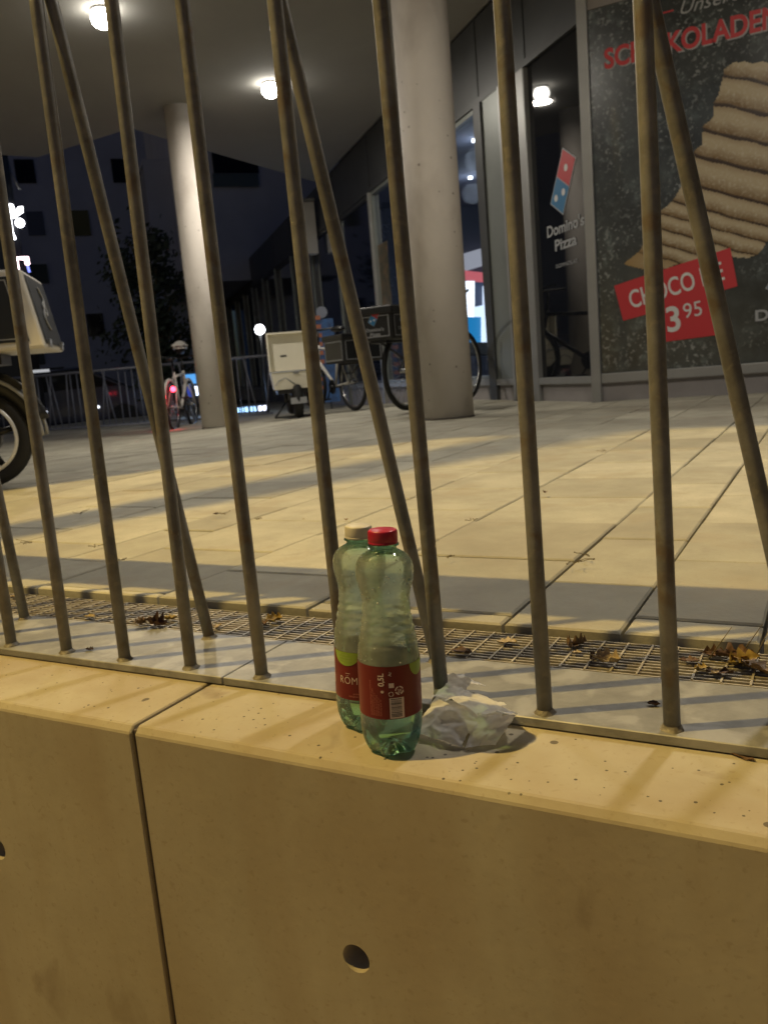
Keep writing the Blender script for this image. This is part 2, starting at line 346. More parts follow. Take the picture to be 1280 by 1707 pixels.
# ------------------------------------------------------------------ bottles
def pet_material():
    mt = bpy.data.materials.new('pet_plastic'); mt.use_nodes = True; t = mt.node_tree; n = t.nodes; l = t.links; n.remove(n['Principled BSDF'])
    tc = n.new('ShaderNodeTexCoord')
    tr = n.new('ShaderNodeBsdfTransparent'); tr.inputs[0].default_value = (.74,.90,.82,1)
    gl = n.new('ShaderNodeBsdfGlossy'); gl.inputs['Roughness'].default_value = .05; gl.inputs['Color'].default_value = (.95,1,.97,1)
    df = n.new('ShaderNodeBsdfTranslucent'); df.inputs[0].default_value = (.72,.75,.66,1)
    d2 = n.new('ShaderNodeBsdfDiffuse'); d2.inputs[0].default_value = (.60,.64,.55,1)
    nz = n.new('ShaderNodeTexNoise'); nz.inputs['Scale'].default_value = 35; nz.inputs['Detail'].default_value = 4; l.new(tc.outputs['Object'], nz.inputs['Vector'])
    vo = n.new('ShaderNodeTexVoronoi'); vo.inputs['Scale'].default_value = 190; l.new(tc.outputs['Object'], vo.inputs['Vector'])
    dr = n.new('ShaderNodeMapRange'); dr.inputs[1].default_value = .0; dr.inputs[2].default_value = .34; dr.inputs[3].default_value = 1; dr.inputs[4].default_value = 0; l.new(vo.outputs['Distance'], dr.inputs[0])
    sc = n.new('ShaderNodeSeparateColor'); l.new(vo.outputs['Color'], sc.inputs[0]); gt = n.new('ShaderNodeMath'); gt.operation = 'GREATER_THAN'; gt.inputs[1].default_value = .62; l.new(sc.outputs[0], gt.inputs[0])
    ml = n.new('ShaderNodeMath'); ml.operation = 'MULTIPLY'; l.new(dr.outputs[0], ml.inputs[0]); l.new(gt.outputs[0], ml.inputs[1])
    ad = n.new('ShaderNodeMath'); ad.operation = 'MULTIPLY_ADD'; ad.inputs[1].default_value = .8; l.new(nz.outputs[0], ad.inputs[0]); l.new(ml.outputs[0], ad.inputs[2])
    bp = n.new('ShaderNodeBump'); bp.inputs['Distance'].default_value = .0012; bp.inputs['Strength'].default_value = .9; l.new(ad.outputs[0], bp.inputs['Height']); l.new(bp.outputs[0], gl.inputs['Normal'])
    m0 = n.new('ShaderNodeMixShader'); m0.inputs[0].default_value = .5; l.new(df.outputs[0], m0.inputs[1]); l.new(d2.outputs[0], m0.inputs[2])
    m1 = n.new('ShaderNodeMixShader'); mr = n.new('ShaderNodeMapRange'); mr.inputs[1].default_value = .35; mr.inputs[2].default_value = .65; mr.inputs[3].default_value = .24; mr.inputs[4].default_value = .46
    # less mist on the neck and in the foot of the bottle
    l.new(nz.outputs[0], mr.inputs[0]); sp = n.new('ShaderNodeSeparateXYZ'); l.new(tc.outputs['Object'], sp.inputs[0])
    hz = n.new('ShaderNodeMapRange'); hz.inputs[1].default_value = .025; hz.inputs[2].default_value = .06; l.new(sp.outputs[2], hz.inputs[0])
    h2 = n.new('ShaderNodeMapRange'); h2.inputs[1].default_value = .222; h2.inputs[2].default_value = .214; l.new(sp.outputs[2], h2.inputs[0])
    q = n.new('ShaderNodeMath'); q.operation = 'MULTIPLY'; l.new(hz.outputs[0], q.inputs[0]); l.new(h2.outputs[0], q.inputs[1])
    q2 = n.new('ShaderNodeMath'); q2.operation = 'MULTIPLY'; l.new(q.outputs[0], q2.inputs[0]); l.new(mr.outputs[0], q2.inputs[1])
    q3 = n.new('ShaderNodeMath'); q3.operation = 'ADD'; q3.inputs[1].default_value = .04; l.new(q2.outputs[0], q3.inputs[0])
    tm = n.new('ShaderNodeMix'); tm.data_type = 'RGBA'; tm.inputs[6].default_value = (.50,.80,.70,1); tm.inputs[7].default_value = (.80,.92,.86,1); l.new(q.outputs[0], tm.inputs[0]); l.new(tm.outputs[2], tr.inputs[0])
    l.new(q3.outputs[0], m1.inputs[0]); l.new(tr.outputs[0], m1.inputs[1]); l.new(m0.outputs[0], m1.inputs[2])
    fr = n.new('ShaderNodeFresnel'); fr.inputs[0].default_value = 1.5; l.new(bp.outputs[0], fr.inputs['Normal'])
    fm = n.new('ShaderNodeMath'); fm.operation = 'MULTIPLY'; fm.inputs[1].default_value = .9; l.new(fr.outputs[0], fm.inputs[0])
    m2 = n.new('ShaderNodeMixShader'); l.new(fm.outputs[0], m2.inputs[0]); l.new(m1.outputs[0], m2.inputs[1]); l.new(gl.outputs[0], m2.inputs[2])
    l.new(m2.outputs[0], n['Material Output'].inputs[0]); return mt
pet_m = pet_material()
drop_m = mat('water_drops', (.75,.80,.78), .16, .9)
neck_m = None
label_m = mat('label_paper', (.14,.010,.010), .42, var=.06, scale=30, spec=.35)
label_l = mat('label_text_cream', (.72,.60,.52), .5); label_o = mat('label_small_text', (.48,.17,.12), .5)
green_p = mat('label_green', (.24,.36,.04), .4); green_d = mat('label_green_print', (.34,.42,.12), .4)
black_p = mat('black_print', (.02,.02,.02), .5)
def bottle_rad(r, z, a):
    rr = r
    if z < .030:   # five feet
        k = (1-z/.030); c = math.cos(5*a)*.5+.5
        rr = r*(1-.20*k*(1-c)**1.5)
    if .122 < z < .162: # wavy grip grooves
        rr -= .0011*(.5+.5*math.sin((z-.122)/.0100*2*math.pi+1.1*math.sin(2*a)))
    return rr
prof = [(.008,.0075),(.0145,.004),(.0195,.0005),(.0225,.0),(.0262,.0022),(.0295,.009),(.0322,.018),(.0334,.028),(.0337,.034),(.0333,.0358),(.0337,.037),(.0337,.094),(.0333,.0962),(.0337,.098)]
for i in range(1, 13):
    z = .098+i*.0055; prof.append(({}.get(i) or (.0333-.0078*smooth((z-.103)/.068)), z))
prof += [(.0256,.170),(.0263,.176),(.0285,.184),(.0303,.191),(.0311,.198),(.0309,.204),(.0296,.2095),(.0268,.2145),(.0225,.2185),(.0175,.2215),(.0142,.2235),(.0138,.2262),(.0138,.2275),(.0168,.2278),(.0168,.2292),(.0136,.2295),(.0136,.236)]
P2 = []
for (a, b) in zip(prof[:-1], prof[1:]):
    k = max(1, int((b[1]-a[1])/.0014)); P2 += [(a[0]+(b[0]-a[0])*i/k, a[1]+(b[1]-a[1])*i/k) for i in range(k)]
P2.append(prof[-1])
def wrap(mb, vs, fs, r, u0, z0, rot=0, ang0=0):
    """lay flat writing round the cylinder; u to the right as seen, z up"""
    out = []
    for v in vs:
        x, y = v.x, v.y
        if rot: x, y = -y, x
        a = ang0+(u0+x)/r; out.append((r*math.cos(a), r*math.sin(a), z0+y))
    mb.add(out, fs)
def half_fan(rx, ry, n=16, k=7):
    vs = [Vector((0,0,0))]; fs = []
    for j in range(1, k+1): vs += [Vector((rx*j/k*math.cos(math.pi*i/n), -ry*j/k*math.sin(math.pi*i/n), 0)) for i in range(n+1)]
    for i in range(n):
        fs.append([0, 1+i, 2+i])
        for j in range(k-1): a = 1+j*(n+1); fs.append([a+i, a+n+1+i, a+n+2+i, a+i+1])
    return vs, fs
def disc_fan(cx, cy, rx, ry, n=30, k=6):
    vs = [Vector((cx, cy, 0))]; fs = []
    for j in range(1, k+1): vs += [Vector((cx+rx*j/k*math.cos(2*math.pi*i/n), cy+ry*j/k*math.sin(2*math.pi*i/n), 0)) for i in range(n)]
    for i in range(n):
        fs.append([0, 1+i, 1+(i+1) % n])
        for j in range(k-1): a = 1+j*n; fs.append([a+i, a+n+i, a+n+(i+1) % n, a+(i+1) % n])
    return vs, fs
def rect(mb, r, u0, u1, z0, z1, ang0, n=10):
    vs = []; fs = []
    for i in range(n+1):
        a = ang0+(u0+(u1-u0)*i/n)/r; vs += [(r*math.cos(a), r*math.sin(a), z0), (r*math.cos(a), r*math.sin(a), z1)]
    fs = [(2*i, 2*i+2, 2*i+3, 2*i+1) for i in range(n)]; mb.add(vs, fs, True)
def make_bottle(loc, tilt, label, capmat, capname, facing, front):
    t = thing('water_bottle', label, 'bottle', loc); t.rotation_euler = tilt
    mb = MB(); mb.lathe(P2, 80, None, False, bottle_rad)
    # floor of the bottle
    mb.add([(0,0,.0085)]+[(bottle_rad(.008,.0075,2*math.pi*k/80)*math.cos(2*math.pi*k/80), bottle_rad(.008,.0075,2*math.pi*k/80)*math.sin(2*math.pi*k/80), .0075) for k in range(80)], [(0,1+(k+1) % 80,1+k) for k in range(80)], True)
    mb.build('bottle_body', pet_m, t)
    mb = MB(); H = .2445
    def crad(r, z, a): return r*(1+.012*(1 if math.cos(60*a) > 0 else -1)) if .2325 < z < .2425 else r
    mb.lathe([(.0145,.2296),(.0156,.2298),(.0157,.2318),(.0152,.2322),(.0154,.2327),(.0155,.2330),(.0155,.2424),(.0152,.2436),(.0142,H),(.0001,H)], 120, None, True, crad)
    mb.build('cap', capmat, t)
    dm = MB(); rd = random.Random(11 if front else 12)
    def prof_r(z):
        for (a_, b_) in zip(prof[:-1], prof[1:]):
            if a_[1] <= z <= b_[1]: return a_[0]+(b_[0]-a_[0])*(z-a_[1])/(max(1e-6, b_[1]-a_[1]))
        return .03
    for _ in range(150):
        z = rd.choice([rd.uniform(.1,.215), rd.uniform(.12,.2), rd.uniform(.12,.21)]); a_ = rd.uniform(0, 6.283); rr = bottle_rad(prof_r(z), z, a_); q_ = rd.choice([.0003,.00045,.0005,.0007,.0010])
        Mz = Matrix.Rotation(a_, 3, 'Z'); dm.sphere((rr*math.cos(a_), rr*math.sin(a_), z), q_, 8, Mz, (.5,1,1.15))
    tag(dm.build('droplets', drop_m, t), kind='stuff')
    r = .03395; lb = MB(); n = 72; z0, z1 = .0365, .0945
    vs = []
    for k in range(n): a = 2*math.pi*k/n; vs += [(r*math.cos(a), r*math.sin(a), z0), (r*math.cos(a), r*math.sin(a), z1)]
    lb.add(vs, [(2*k, 2*((k+1) % n), 2*((k+1) % n)+1, 2*k+1) for k in range(n)], True)
    lo = lb.build('label', label_m, t); lo.location.z = .0105 if front else .006
    A = facing; r2 = r+.00025
    pr = MB(); sm = MB(); gp = MB(); bk = MB()
    def W(mbb, s, h, u, z, rot=0, **k):
        v, f = text_mb(s, h, **k); wrap(mbb, v, f, r2, u, z, rot, A)
    if front:
        W(pr, '0,5L', .0062, -.0125+.006, .0730, 1, bold=.02, wscale=.95); W(pr, 'e', .0045, -.0070, .0655, 1, bold=.02)
        W(pr, 'Ar', .0035, .002, .084, 1); rect(pr, r2, -.0012, .0042, .0715, .0765, A, 4)
        for (u, z, q) in ((.0008,.0645,.0028),(.0098,.0680,.0048)):
            v = []; f = []; k = 20
            for i in range(k):
                a = 2*math.pi*i/k
                v += [Vector((q*math.cos(a), q*math.sin(a), 0)), Vector((q*.72*math.cos(a), q*.72*math.sin(a), 0))]
            f = [(2*i, 2*((i+1) % k), 2*((i+1) % k)+1, 2*i+1) for i in range(k) if i % 5]
            wrap(pr, v, f, r2, u, z, 0, A)
        W(pr, 'SR', .0030, .0078, .0665); rect(pr, r2, .0070, .0148, .0655, .0660, A, 3)
        rect(pr, r2, -.0012, .0144, .0375, .0602, A, 8)
        zz = .0392
        rb = random.Random(5)
        while zz < .0585:
            hgt = rb.choice([.0003,.0005,.0008]); rect(bk, r2+.00015, .0002, .0120, zz, zz+hgt, A, 6); zz += hgt+rb.choice([.0004,.0006,.0009])
        for j, s in enumerate(['NATUERLICHES MINERALWASSER MIT KOHLENSAEURE', 'ABGEFUELLT IN AUSTRIA  KUEHL LAGERN', 'ANALYSE  mg/l  Ca 146  Mg 66  Na 14', 'Mindestens haltbar bis siehe Flasche', 'SO4 304  HCO3 420  Cl 9  K 2', 'Pfandfrei  bitte recyceln  PET']):
            W(sm, s, .0013, -.0215+.0023*j, .040, 1, wscale=.85)
        wrap(gp, *half_fan(.0125,.0150), r2, .0355, .0944, 0, A)
    else:
        W(pr, 'RÖMERQUELLE', .0088, -.0325, .0560, 0, bold=-.012, wscale=.86, space=1.1)
        rect(pr, r2, -.0235, -.0175, .0685, .0690, A, 3)
        W(sm, 'prickelnd', .0022, -.014, .0435); W(sm, 'MINERALWASSER', .0022, -.0195, .0400)
        wrap(gp, *half_fan(.0185,.0165), r2+.0001, -.0225, .0944, 0, A)
        gd = MB()
        for j, s in enumerate(['100% recycelt', '100% recycelbar', 'Flasche aus PET']): W(gd, s, .0019, -.0335+.0015*j, .0905-.0034*j, wscale=.9)
        for o_ in (gd,): o_.v = [((x*(1+.0004/.034)), (y*(1+.0004/.034)), z) for x, y, z in o_.v]
        gd.build('tag_lettering', green_d, lo)
        rect(pr, r2, -.0465, -.0455, .052, .094, A, 2)
    pr.build('label_print', label_l, lo); sm.build('label_small_print', label_o, lo)
    g = gp.build('green_tag', green_p, lo); g['label'] = 'round yellow green tag on the label top'
    if bk.f: bk.build('barcode', black_p, lo)
    return t
bottle_m_red = mat('cap_red', (.36,.010,.035), .35, var=.03, scale=40); cap_cream = mat('cap_cream', (.56,.53,.45), .4, var=.04, scale=40)
b1 = on_z(655, 1247, 0); b2 = Vector((-.489, .790, 0))
def tilt_for(deg=3.0): # leaning a little to the right
    return (-math.radians(deg)*.5, math.radians(deg)*.87, 0)
make_bottle((b1.x, b1.y, .0008), tilt_for(2.1), 'pale green water bottle with red cap, nearest on the wall edge, barcode facing out', bottle_m_red, 'red', math.atan2(-b1.y, -b1.x)-.02, True)
make_bottle((b2.x, b2.y, .0008), tilt_for(3.0), 'pale green water bottle with cream cap, half hidden behind the red capped one', cap_cream, 'cream', math.atan2(-b2.y, -b2.x), False).scale = (.98,.98,.975)
# ------------------------------------------------------------------ crumpled tissue
def tissue_material():
    mt = bpy.data.materials.new('tissue_paper'); mt.use_nodes = True; t = mt.node_tree; n = t.nodes; l = t.links; n.remove(n['Principled BSDF'])
    d = n.new('ShaderNodeBsdfDiffuse'); d.inputs[0].default_value = (.90,.89,.87,1); tr = n.new('ShaderNodeBsdfTranslucent'); tr.inputs[0].default_value = (.90,.88,.85,1)
    mx = n.new('ShaderNodeMixShader'); mx.inputs[0].default_value = .60; l.new(d.outputs[0], mx.inputs[1]); l.new(tr.outputs[0], mx.inputs[2])
    tc = n.new('ShaderNodeTexCoord'); nz = n.new('ShaderNodeTexNoise'); nz.inputs['Scale'].default_value = 60; nz.inputs['Detail'].default_value = 6; bp = n.new('ShaderNodeBump'); bp.inputs['Distance'].default_value = .003
    l.new(tc.outputs['Object'], nz.inputs['Vector']); l.new(nz.outputs[0], bp.inputs['Height']); l.new(bp.outputs[0], d.inputs['Normal'])
    l.new(mx.outputs[0], n['Material Output'].inputs[0]); return mt
def lump(mb, c, sc, seed, rot=0, amp=.30):
    bm = bmesh.new(); bmesh.ops.create_icosphere(bm, subdivisions=5, radius=1); Mr = Matrix.Rotation(rot, 3, 'Z')
    for v in bm.verts:
        d = v.co.normalized(); p = d*1.5+Vector((seed, seed*2, 0))
        cell = noise.voronoi(p*1.3)[0]; rid = (cell[1]-cell[0])
        c2 = noise.voronoi(p*3.2+Vector((9,1,2)))[0]
        k = 1+amp*(rid-.35)*1.6+amp*.45*(c2[1]-c2[0]-.25)+amp*.5*noise.noise(p*.9)
        q = Vector((d.x*sc[0], d.y*sc[1], d.z*sc[2]))*k; q = Mr @ q
        v.co = Vector(c)+q
        if v.co.z < .0012: v.co.z = .0012+abs(v.co.z)*.02
    bm.verts.index_update(); mb.add([v.co.copy() for v in bm.verts], [[v.index for v in f.verts] for f in bm.faces], True); bm.free()
def fold(mb, p0, p1, p2, p3, seed, amp=.004, n=26):
    """creased free sheet spanned between four corners"""
    P = [Vector(p) for p in (p0,p1,p2,p3)]; vs = []
    nn = (P[1]-P[0]).cross(P[3]-P[0]).normalized()
    for i in range(n+1):
        for j in range(n+1):
            u = i/n; v = j/n; q = P[0]*(1-u)*(1-v)+P[1]*u*(1-v)+P[2]*u*v+P[3]*(1-u)*v
            h = (.3-abs(noise.noise(Vector((u*2.6+seed, v*2.6, seed)))))*amp*2.2+(.2-abs(noise.noise(Vector((u*6, v*6, seed+3)))))*amp*.9+math.sin(math.pi*u)*amp*1.5
            e = 1+.10*noise.noise(Vector((u*4+seed*3, v*4, 7)))
            q = P[0]+(q-P[0])*e+nn*h; vs.append(q)
    for q in vs: q.z = max(q.z, .0008 if q.y < .837 else .0132)
    mb.add(vs, [(i*(n+1)+j, (i+1)*(n+1)+j, (i+1)*(n+1)+j+1, i*(n+1)+j+1) for i in range(n) for j in range(n)], True)
mb = MB()
lump(mb, (-.376,.806,.012), (.032,.017,.011), 3.3, math.radians(-6), .10)
lump(mb, (-.404,.860,.020), (.013,.010,.008), 8.1, .4, .10)
fold(mb, (-.418,.800,.002), (-.335,.792,.002), (-.330,.815,.024), (-.400,.828,.028), 12.2, .004)
fold(mb, (-.420,.776,.004), (-.350,.762,.003), (-.345,.790,.030), (-.405,.812,.037), 2.2, .0035)
fold(mb, (-.405,.812,.037), (-.345,.790,.030), (-.327,.832,.026), (-.385,.850,.026), 5.1, .0045)
fold(mb, (-.350,.762,.003), (-.322,.782,.002), (-.306,.806,.031), (-.345,.792,.031), 6.7, .003)
fold(mb, (-.345,.790,.031), (-.304,.804,.033), (-.322,.832,.020), (-.36,.835,.026), 7.9, .003)
fold(mb, (-.424,.842,.026), (-.385,.842,.022), (-.380,.862,.044), (-.418,.868,.046), 9.4, .0025)
fold(mb, (-.418,.868,.046), (-.380,.862,.044), (-.374,.888,.022), (-.412,.892,.020), 1.4, .0025)
fold(mb, (-.415,.810,.036), (-.370,.815,.034), (-.378,.850,.030), (-.412,.852,.034), 3.4, .0030)
mb.v = [(x, y, z if z < .0135 else .0135+(z-.0135)*.84) for x, y, z in mb.v]
tag(mb.build('crumpled_tissue', tissue_material()), 'crumpled white paper tissue lying beside the bottles, over the plate edge', 'tissue')

# ------------------------------------------------------------------ leaves and debris
def leaf(px, py, z, size, mi, label, rot=0, curl=.5, lobes=True, tilt=(0,0), name='fallen_leaf', group=None, cat='leaf', asp=.62):
    size *= .78; curl *= .75; tilt = (tilt[0]*.7, tilt[1]*.7)
    p = on_z(px, py, z); mb = MB(); n = 14; vs = []; fs = []
    rs_ = random.Random(int(px*7+py)); sd = rs_.random()*50
    for i in range(n+1):
        u = i/n; half = math.sin(math.pi*min(1, u*.98+.01))**.8*asp*.5
        if lobes: half *= (1+.35*math.sin(u*21+sd))
        for j in range(-4, 5):
            v = j/4; x = (u-.5)*size; y = v*half*size
            zz = curl*size*(v*v*half*1.3+(u-.5)**2*.8)+.12*size*noise.noise(Vector((u*4+sd, v*3, sd)))+.004*size*abs(j == 0)
            vs.append(Vector((x, y, zz)))
    for i in range(n):
        for j in range(8): fs.append((i*9+j, (i+1)*9+j, (i+1)*9+j+1, i*9+j+1))
    mb.add(vs, fs, True)
    mb.tube([(-size*.5,0,curl*size*.2), (-size*.62,.01*size,curl*size*.24), (-size*.74,.05*size,curl*size*.2)], size*.012, 6)
    Mx = Matrix.Rotation(rot, 4, 'Z') @ Matrix.Rotation(tilt[0], 4, 'X') @ Matrix.Rotation(tilt[1], 4, 'Y')
    vv = [Mx @ Vector(v) for v in mb.v]; mn = min(q.z for q in vv); mb.v = [(q.x, q.y, q.z-mn) for q in vv]
    o = mb.build(name, leaf_ms[mi]); o.location = (p.x, p.y, z+.0008); return tag(o, label, cat, group)
G = .0145
leaf(262,1043,G,.050,2,'curled brown leaf on the grate behind the third bar base from the left',.2,1.2,tilt=(.3,.2))
leaf(236,1041,G,.030,0,'small tan leaf touching the left end of the curled brown leaf on the grate',1.2,1.3)
leaf(284,1034,G,.030,1,'small yellow leaf on the grate right of the curled brown leaf',.7,.9)
leaf(362,1047,.013,.026,3,'pale yellow leaf scrap at the foot of the leaning bar beside the plate',2.0,.7)
leaf(150,1030,G,.030,1,'flat yellow leaf on the grate between the two leftmost bars',.1,.3)
leaf(457,1036,G,.040,1,'yellow leaf caught on the grate left of the rear bottle',.9,.9,tilt=(.5,0))
leaf(440,1042,G,.028,2,'dark brown leaf scrap beside the yellow leaf left of the rear bottle',2.4,.8)
leaf(770,1090,G,.038,2,'small flat dark brown leaf on the grate just right of the bar by the tissue',.05,.5,lobes=False,asp=.6)
leaf(845,1073,G,.036,3,'pale dry leaf under the paving edge on the grate',.3,.4)
leaf(948,1078,G,.036,0,'upright tan leaf leaning on the paving edge, left one of a pair',1.9,1.0,tilt=(1.2,.1))
leaf(967,1077,G,.036,0,'upright tan leaf leaning on the paving edge, right one of a pair',1.1,1.0,tilt=(-1.15,.2))
leaf(962,1090,G,.016,3,'tiny pale leaf scrap below the pair of upright leaves',.3,.5)
leaf(1012,1107,G,.050,3,'curled pink tan leaf on the grate between the two right bars',-.15,1.3,tilt=(.4,.0),asp=.5)
leaf(988,1100,G,.026,2,'dark stalky leaf end left of the curled pink tan leaf',1.4,1.0,tilt=(.8,0))
leaf(1170,1118,G,.026,1,'small yellow leaf at the left end of the leaf pile by the right bar',.6,.8)
leaf(1190,1094,G,.036,2,'brown leaf at the back of the leaf pile by the paving edge',.1,.8,tilt=(.5,0))
leaf(1225,1100,G,.060,2,'large brown leaf in the middle of the leaf pile',.25,.7,tilt=(.25,.1))
leaf(1240,1108,G,.050,1,'large golden yellow leaf on top of the leaf pile',.5,.9,tilt=(.35,-.2))
leaf(1262,1120,G,.055,0,'broad grey brown leaf at the right end of the leaf pile',-.4,.5,tilt=(-.2,.2))
leaf(1200,1125,G,.040,2,'flat brown leaf in front of the leaf pile against the plate',.1,.4,asp=.4)
leaf(1192,1124,G+.004,.016,3,'white leaf scrap on the front of the leaf pile',.9,.6)
leaf(1150,1104,G,.030,2,'dark leaf flake between the right bar and the leaf pile',.2,.4)
leaf(883,826,.036,.034,2,'dark dry leaf crossing behind the bar far out on the paving',.3,1.2,tilt=(.3,0))
leaf(908,822,.036,.024,2,'small dark leaf right of the bar far out on the paving',1.8,1.0,tilt=(.4,0))
leaf(150,1085,ZB,.018,2,'dark crumb on the plate between the second and third bar',.2,.9,name='dirt_crumb',cat='dirt crumb')
leaf(1090,1177,ZB,.018,2,'dark oval crumb on the plate left of the right bar',.0,.9,lobes=False,name='dirt_crumb',cat='dirt crumb')
leaf(1240,1266,0,.030,2,'thin dark flake under the plate edge at the far right',-.35,.2,lobes=False,name='dirt_crumb',cat='dirt crumb',asp=.2)
leaf(360,858,.036,.020,2,'small brown sprig left of the fourth bar on the paving',.4,.9)
leaf(576,868,.036,.020,0,'small tan leaf bit on the paving above the cream cap',2.4,1.0,tilt=(.4,0))
leaf(506,866,.036,.009,3,'tiny white scrap on the paving between two bars',.2,.7)
leaf(22,996,G,.022,3,'white scrap on the grate at the left edge',.2,.5)
def twig(px, py, seed, z=.036, L=.035):
    p = on_z(px, py, z); mb = MB(); r_ = random.Random(seed)
    for k in range(4):
        a = r_.uniform(0, 6.28); q = Vector((r_.uniform(-.4,.4)*L, r_.uniform(-.3,.3)*L, .001)); pts = [q]
        for i in range(4): a += r_.uniform(-.6,.6); q = q+Vector((math.cos(a)*L*.22, math.sin(a)*L*.22, r_.uniform(-.02,.10)*L)); pts.append(q)
        mb.tube(pts, [.0009,.0008,.0007,.0006,.0004], 5)
        q2 = pts[-1]; mb.sphere((q2.x,q2.y,max(.001,q2.z)), .0016, 6)
    o = mb.build('twig', twig_m); o.location = p
    return tag(o, 'small dry twig fragment lying on the paving slabs', 'twig', 'dry twig fragments scattered on the paving')
for i, (px, py, L) in enumerate([(50,905,.04),(160,911,.015),(134,856,.035),(372,857,.03),(430,866,.015),(960,938,.04),(975,925,.022),(748,929,.012),(787,868,.014),(1008,752,.03),(200,934,.012)]):
    twig(px, py, i, L=L)
for i, (px, py, a) in enumerate([(1182,1098,.3),(1235,1092,-.4),(1258,1100,.9)]):
    p = on_z(px, py, G); mb = MB(); mb.tube([p, p+Vector((math.cos(a)*.012, .004, .018)), p+Vector((math.cos(a)*.028, .006, .042))], [.0008,.0007,.0004], 5)
    tag(mb.build('leaf_stalk', twig_m), 'thin upright leaf stalk sticking out of the leaf pile', 'leaf stalk', 'leaf stalks in the leaf pile')

# ------------------------------------------------------------------ shop building
ZS = 3.48
C0 = Vector((-1.649, 6.461, 0)); D = Vector((-.71421, .69993, 0)); NF = Vector((-.69993, -.71421, 0)); UZ = Vector((0,0,1))
FM = Matrix(((D.x, NF.x, 0, C0.x), (D.y, NF.y, 0, C0.y), (0, 0, 1, 0), (0,0,0,1)))     # local x along the glazed front, y out to the square
E1 = C0+D*8.1; FAR = C0+D*21.5
shop = thing('shop_building', 'modern building with glazed ground floor and overhanging soffit on round columns', 'building')
soff = [(9,1.35),(9,6.47),(-1.65,6.47),(E1.x,E1.y),(-7.45,E1.y),(-7.43,8.6),(-7.40,7.95),(-8.6,7.99),(-9.1,8.0),(-9.32,7.6),(-9.6,6.6),(-10.5,5.2),(-12,4.0),(-14,1.2),(-13,-1.5),(-6,-1.2),(-4,-.3),(-3.3,.45),(-2.95,1.05),(-2.6,1.3)]
MB().prism(soff[::-1], ZS, ZS+.35).build('soffit', soff_m, shop)
MB().prism([(9,1.45),(9,14),(-6,14),(-7.5,12.3),(-7.5,8.1),(-9.3,8.1),(-11,4.6),(-12.5,1.5),(-4,.2),(-2.6,1.45)], ZS+.352, 14).build('upper_storeys', pale_bld, shop)
# plinth, fascia, mullions, windows of the receding front
gaps = [.0,.9,1.33,1.84,5.42,7.3,9.1,10.9,12.7,14.4,16.1,17.7,19.4,21.3]
def fbox(mb, s0, s1, y0, y1, z0, z1): return mb.box((s0,y0,z0), (s1,y1,z1), FM)
pl = MB()
for a, b in zip(gaps[:-1], gaps[1:]): fbox(pl, a+.006, b-.006, -.10, -.012, -.3, .165)
pl.build('plinth', plinth_m, shop)
for a, b in zip(gaps[:-1], gaps[1:]):
    mb = MB(); fbox(mb, a+.012, b-.012, -.12, -.02, 2.80, ZS-.003); mb.build('fascia_panel', dkmet, shop)
sl = MB(); fbox(sl, 0, 21.3, -.12, .02, .168, .225); sl.build('sill', ltmet, shop, bevel=.004)
sl = MB(); fbox(sl, 0, 21.3, -.12, .008, 2.745, 2.798); sl.build('transom', dkmet, shop)
for i, a in enumerate(gaps):
    mb = MB(); wd = .045
    if i == 1: continue
    if i == 3: fbox(mb, 1.74, 1.90, -.12, .022, -.2, 2.742); fbox(mb, 1.735, 1.76, -.1, .0245, -.2, 2.74); mb.build('mullion', dkmet, shop); continue
    if i == 0: mb.box((C0.x-.02, C0.y-.04, -.2), (C0.x+.055, C0.y+.10, ZS-.005)); mb.build('mullion', ltmet, shop, bevel=.006); continue
    fbox(mb, a-wd/2, a+wd/2, -.12, .03, -.2, 2.742); mb.build('mullion', ltmet if i in (2,4) else midmet, shop)
mb = MB(); fbox(mb, .87, 1.30, -.08, .026, -.2, 2.742); mb.build('corner_panel', ltmet, shop, bevel=.01)
for s in (.95, 1.84):
    pass
mb = MB(); fbox(mb, 1.345, 1.735, -.08, .003, .227, 2.742); mb.build('wall_panel', midmet, shop)
for i, (a, b) in enumerate([(1.9,5.39),(5.45,7.27),(7.33,9.07),(9.13,10.87),(10.93,12.67),(12.73,14.37),(14.43,16.07),(16.13,17.67),(17.73,19.37),(19.43,21.2)]):
    fr = MB(); fbox(fr, a, a+.04, -.09, -.01, .227, 2.744); fbox(fr, b-.04, b, -.09, -.01, .227, 2.744); fbox(fr, a+.04, b-.04, -.09, -.01, .227, .262); fbox(fr, a+.04, b-.04, -.09, -.01, 2.70, 2.744)
    w_ = fr.build('window', dkmet if i else midmet, shop); pn = MB(); fbox(pn, a+.04, b-.04, -.052, -.046, .262, 2.70); pn.build('pane', pane_m if i == 0 else pane_dk, w_)
# rooms behind the glass
rm = MB()
def floorbox(mb, s0, s1, y0, y1, z0, z1): fbox(mb, s0, s1, y0, y1, z0, z1)
fbox(rm, 1.7, 1.8, -7, -.13, 0, 3.3); fbox(rm, 8.9, 9.0, -7, -.13, 0, 3.3); fbox(rm, 1.8, 8.9, -7.1, -7, 0, 3.3); fbox(rm, 9.0, 21.3, -2.6, -2.5, 0, 3.3)
rm.build('inner_wall', mat('inner_wall_paint', (.16,.17,.21), .8, var=.05, scale=2), shop)
rm = MB(); fbox(rm, 1.8, 21.3, -7, -.13, 3.2, 3.3); rm.build('inner_ceiling', mat('inner_ceiling_paint', (.12,.13,.17), .8, var=.05, scale=2), shop)
rm = MB(); fbox(rm, 1.8, 21.3, -7, -.13, -.02, .05); rm.build('inner_floor', mat('inner_floor_tile', (.12,.11,.12), .4, var=.1, scale=6), shop)
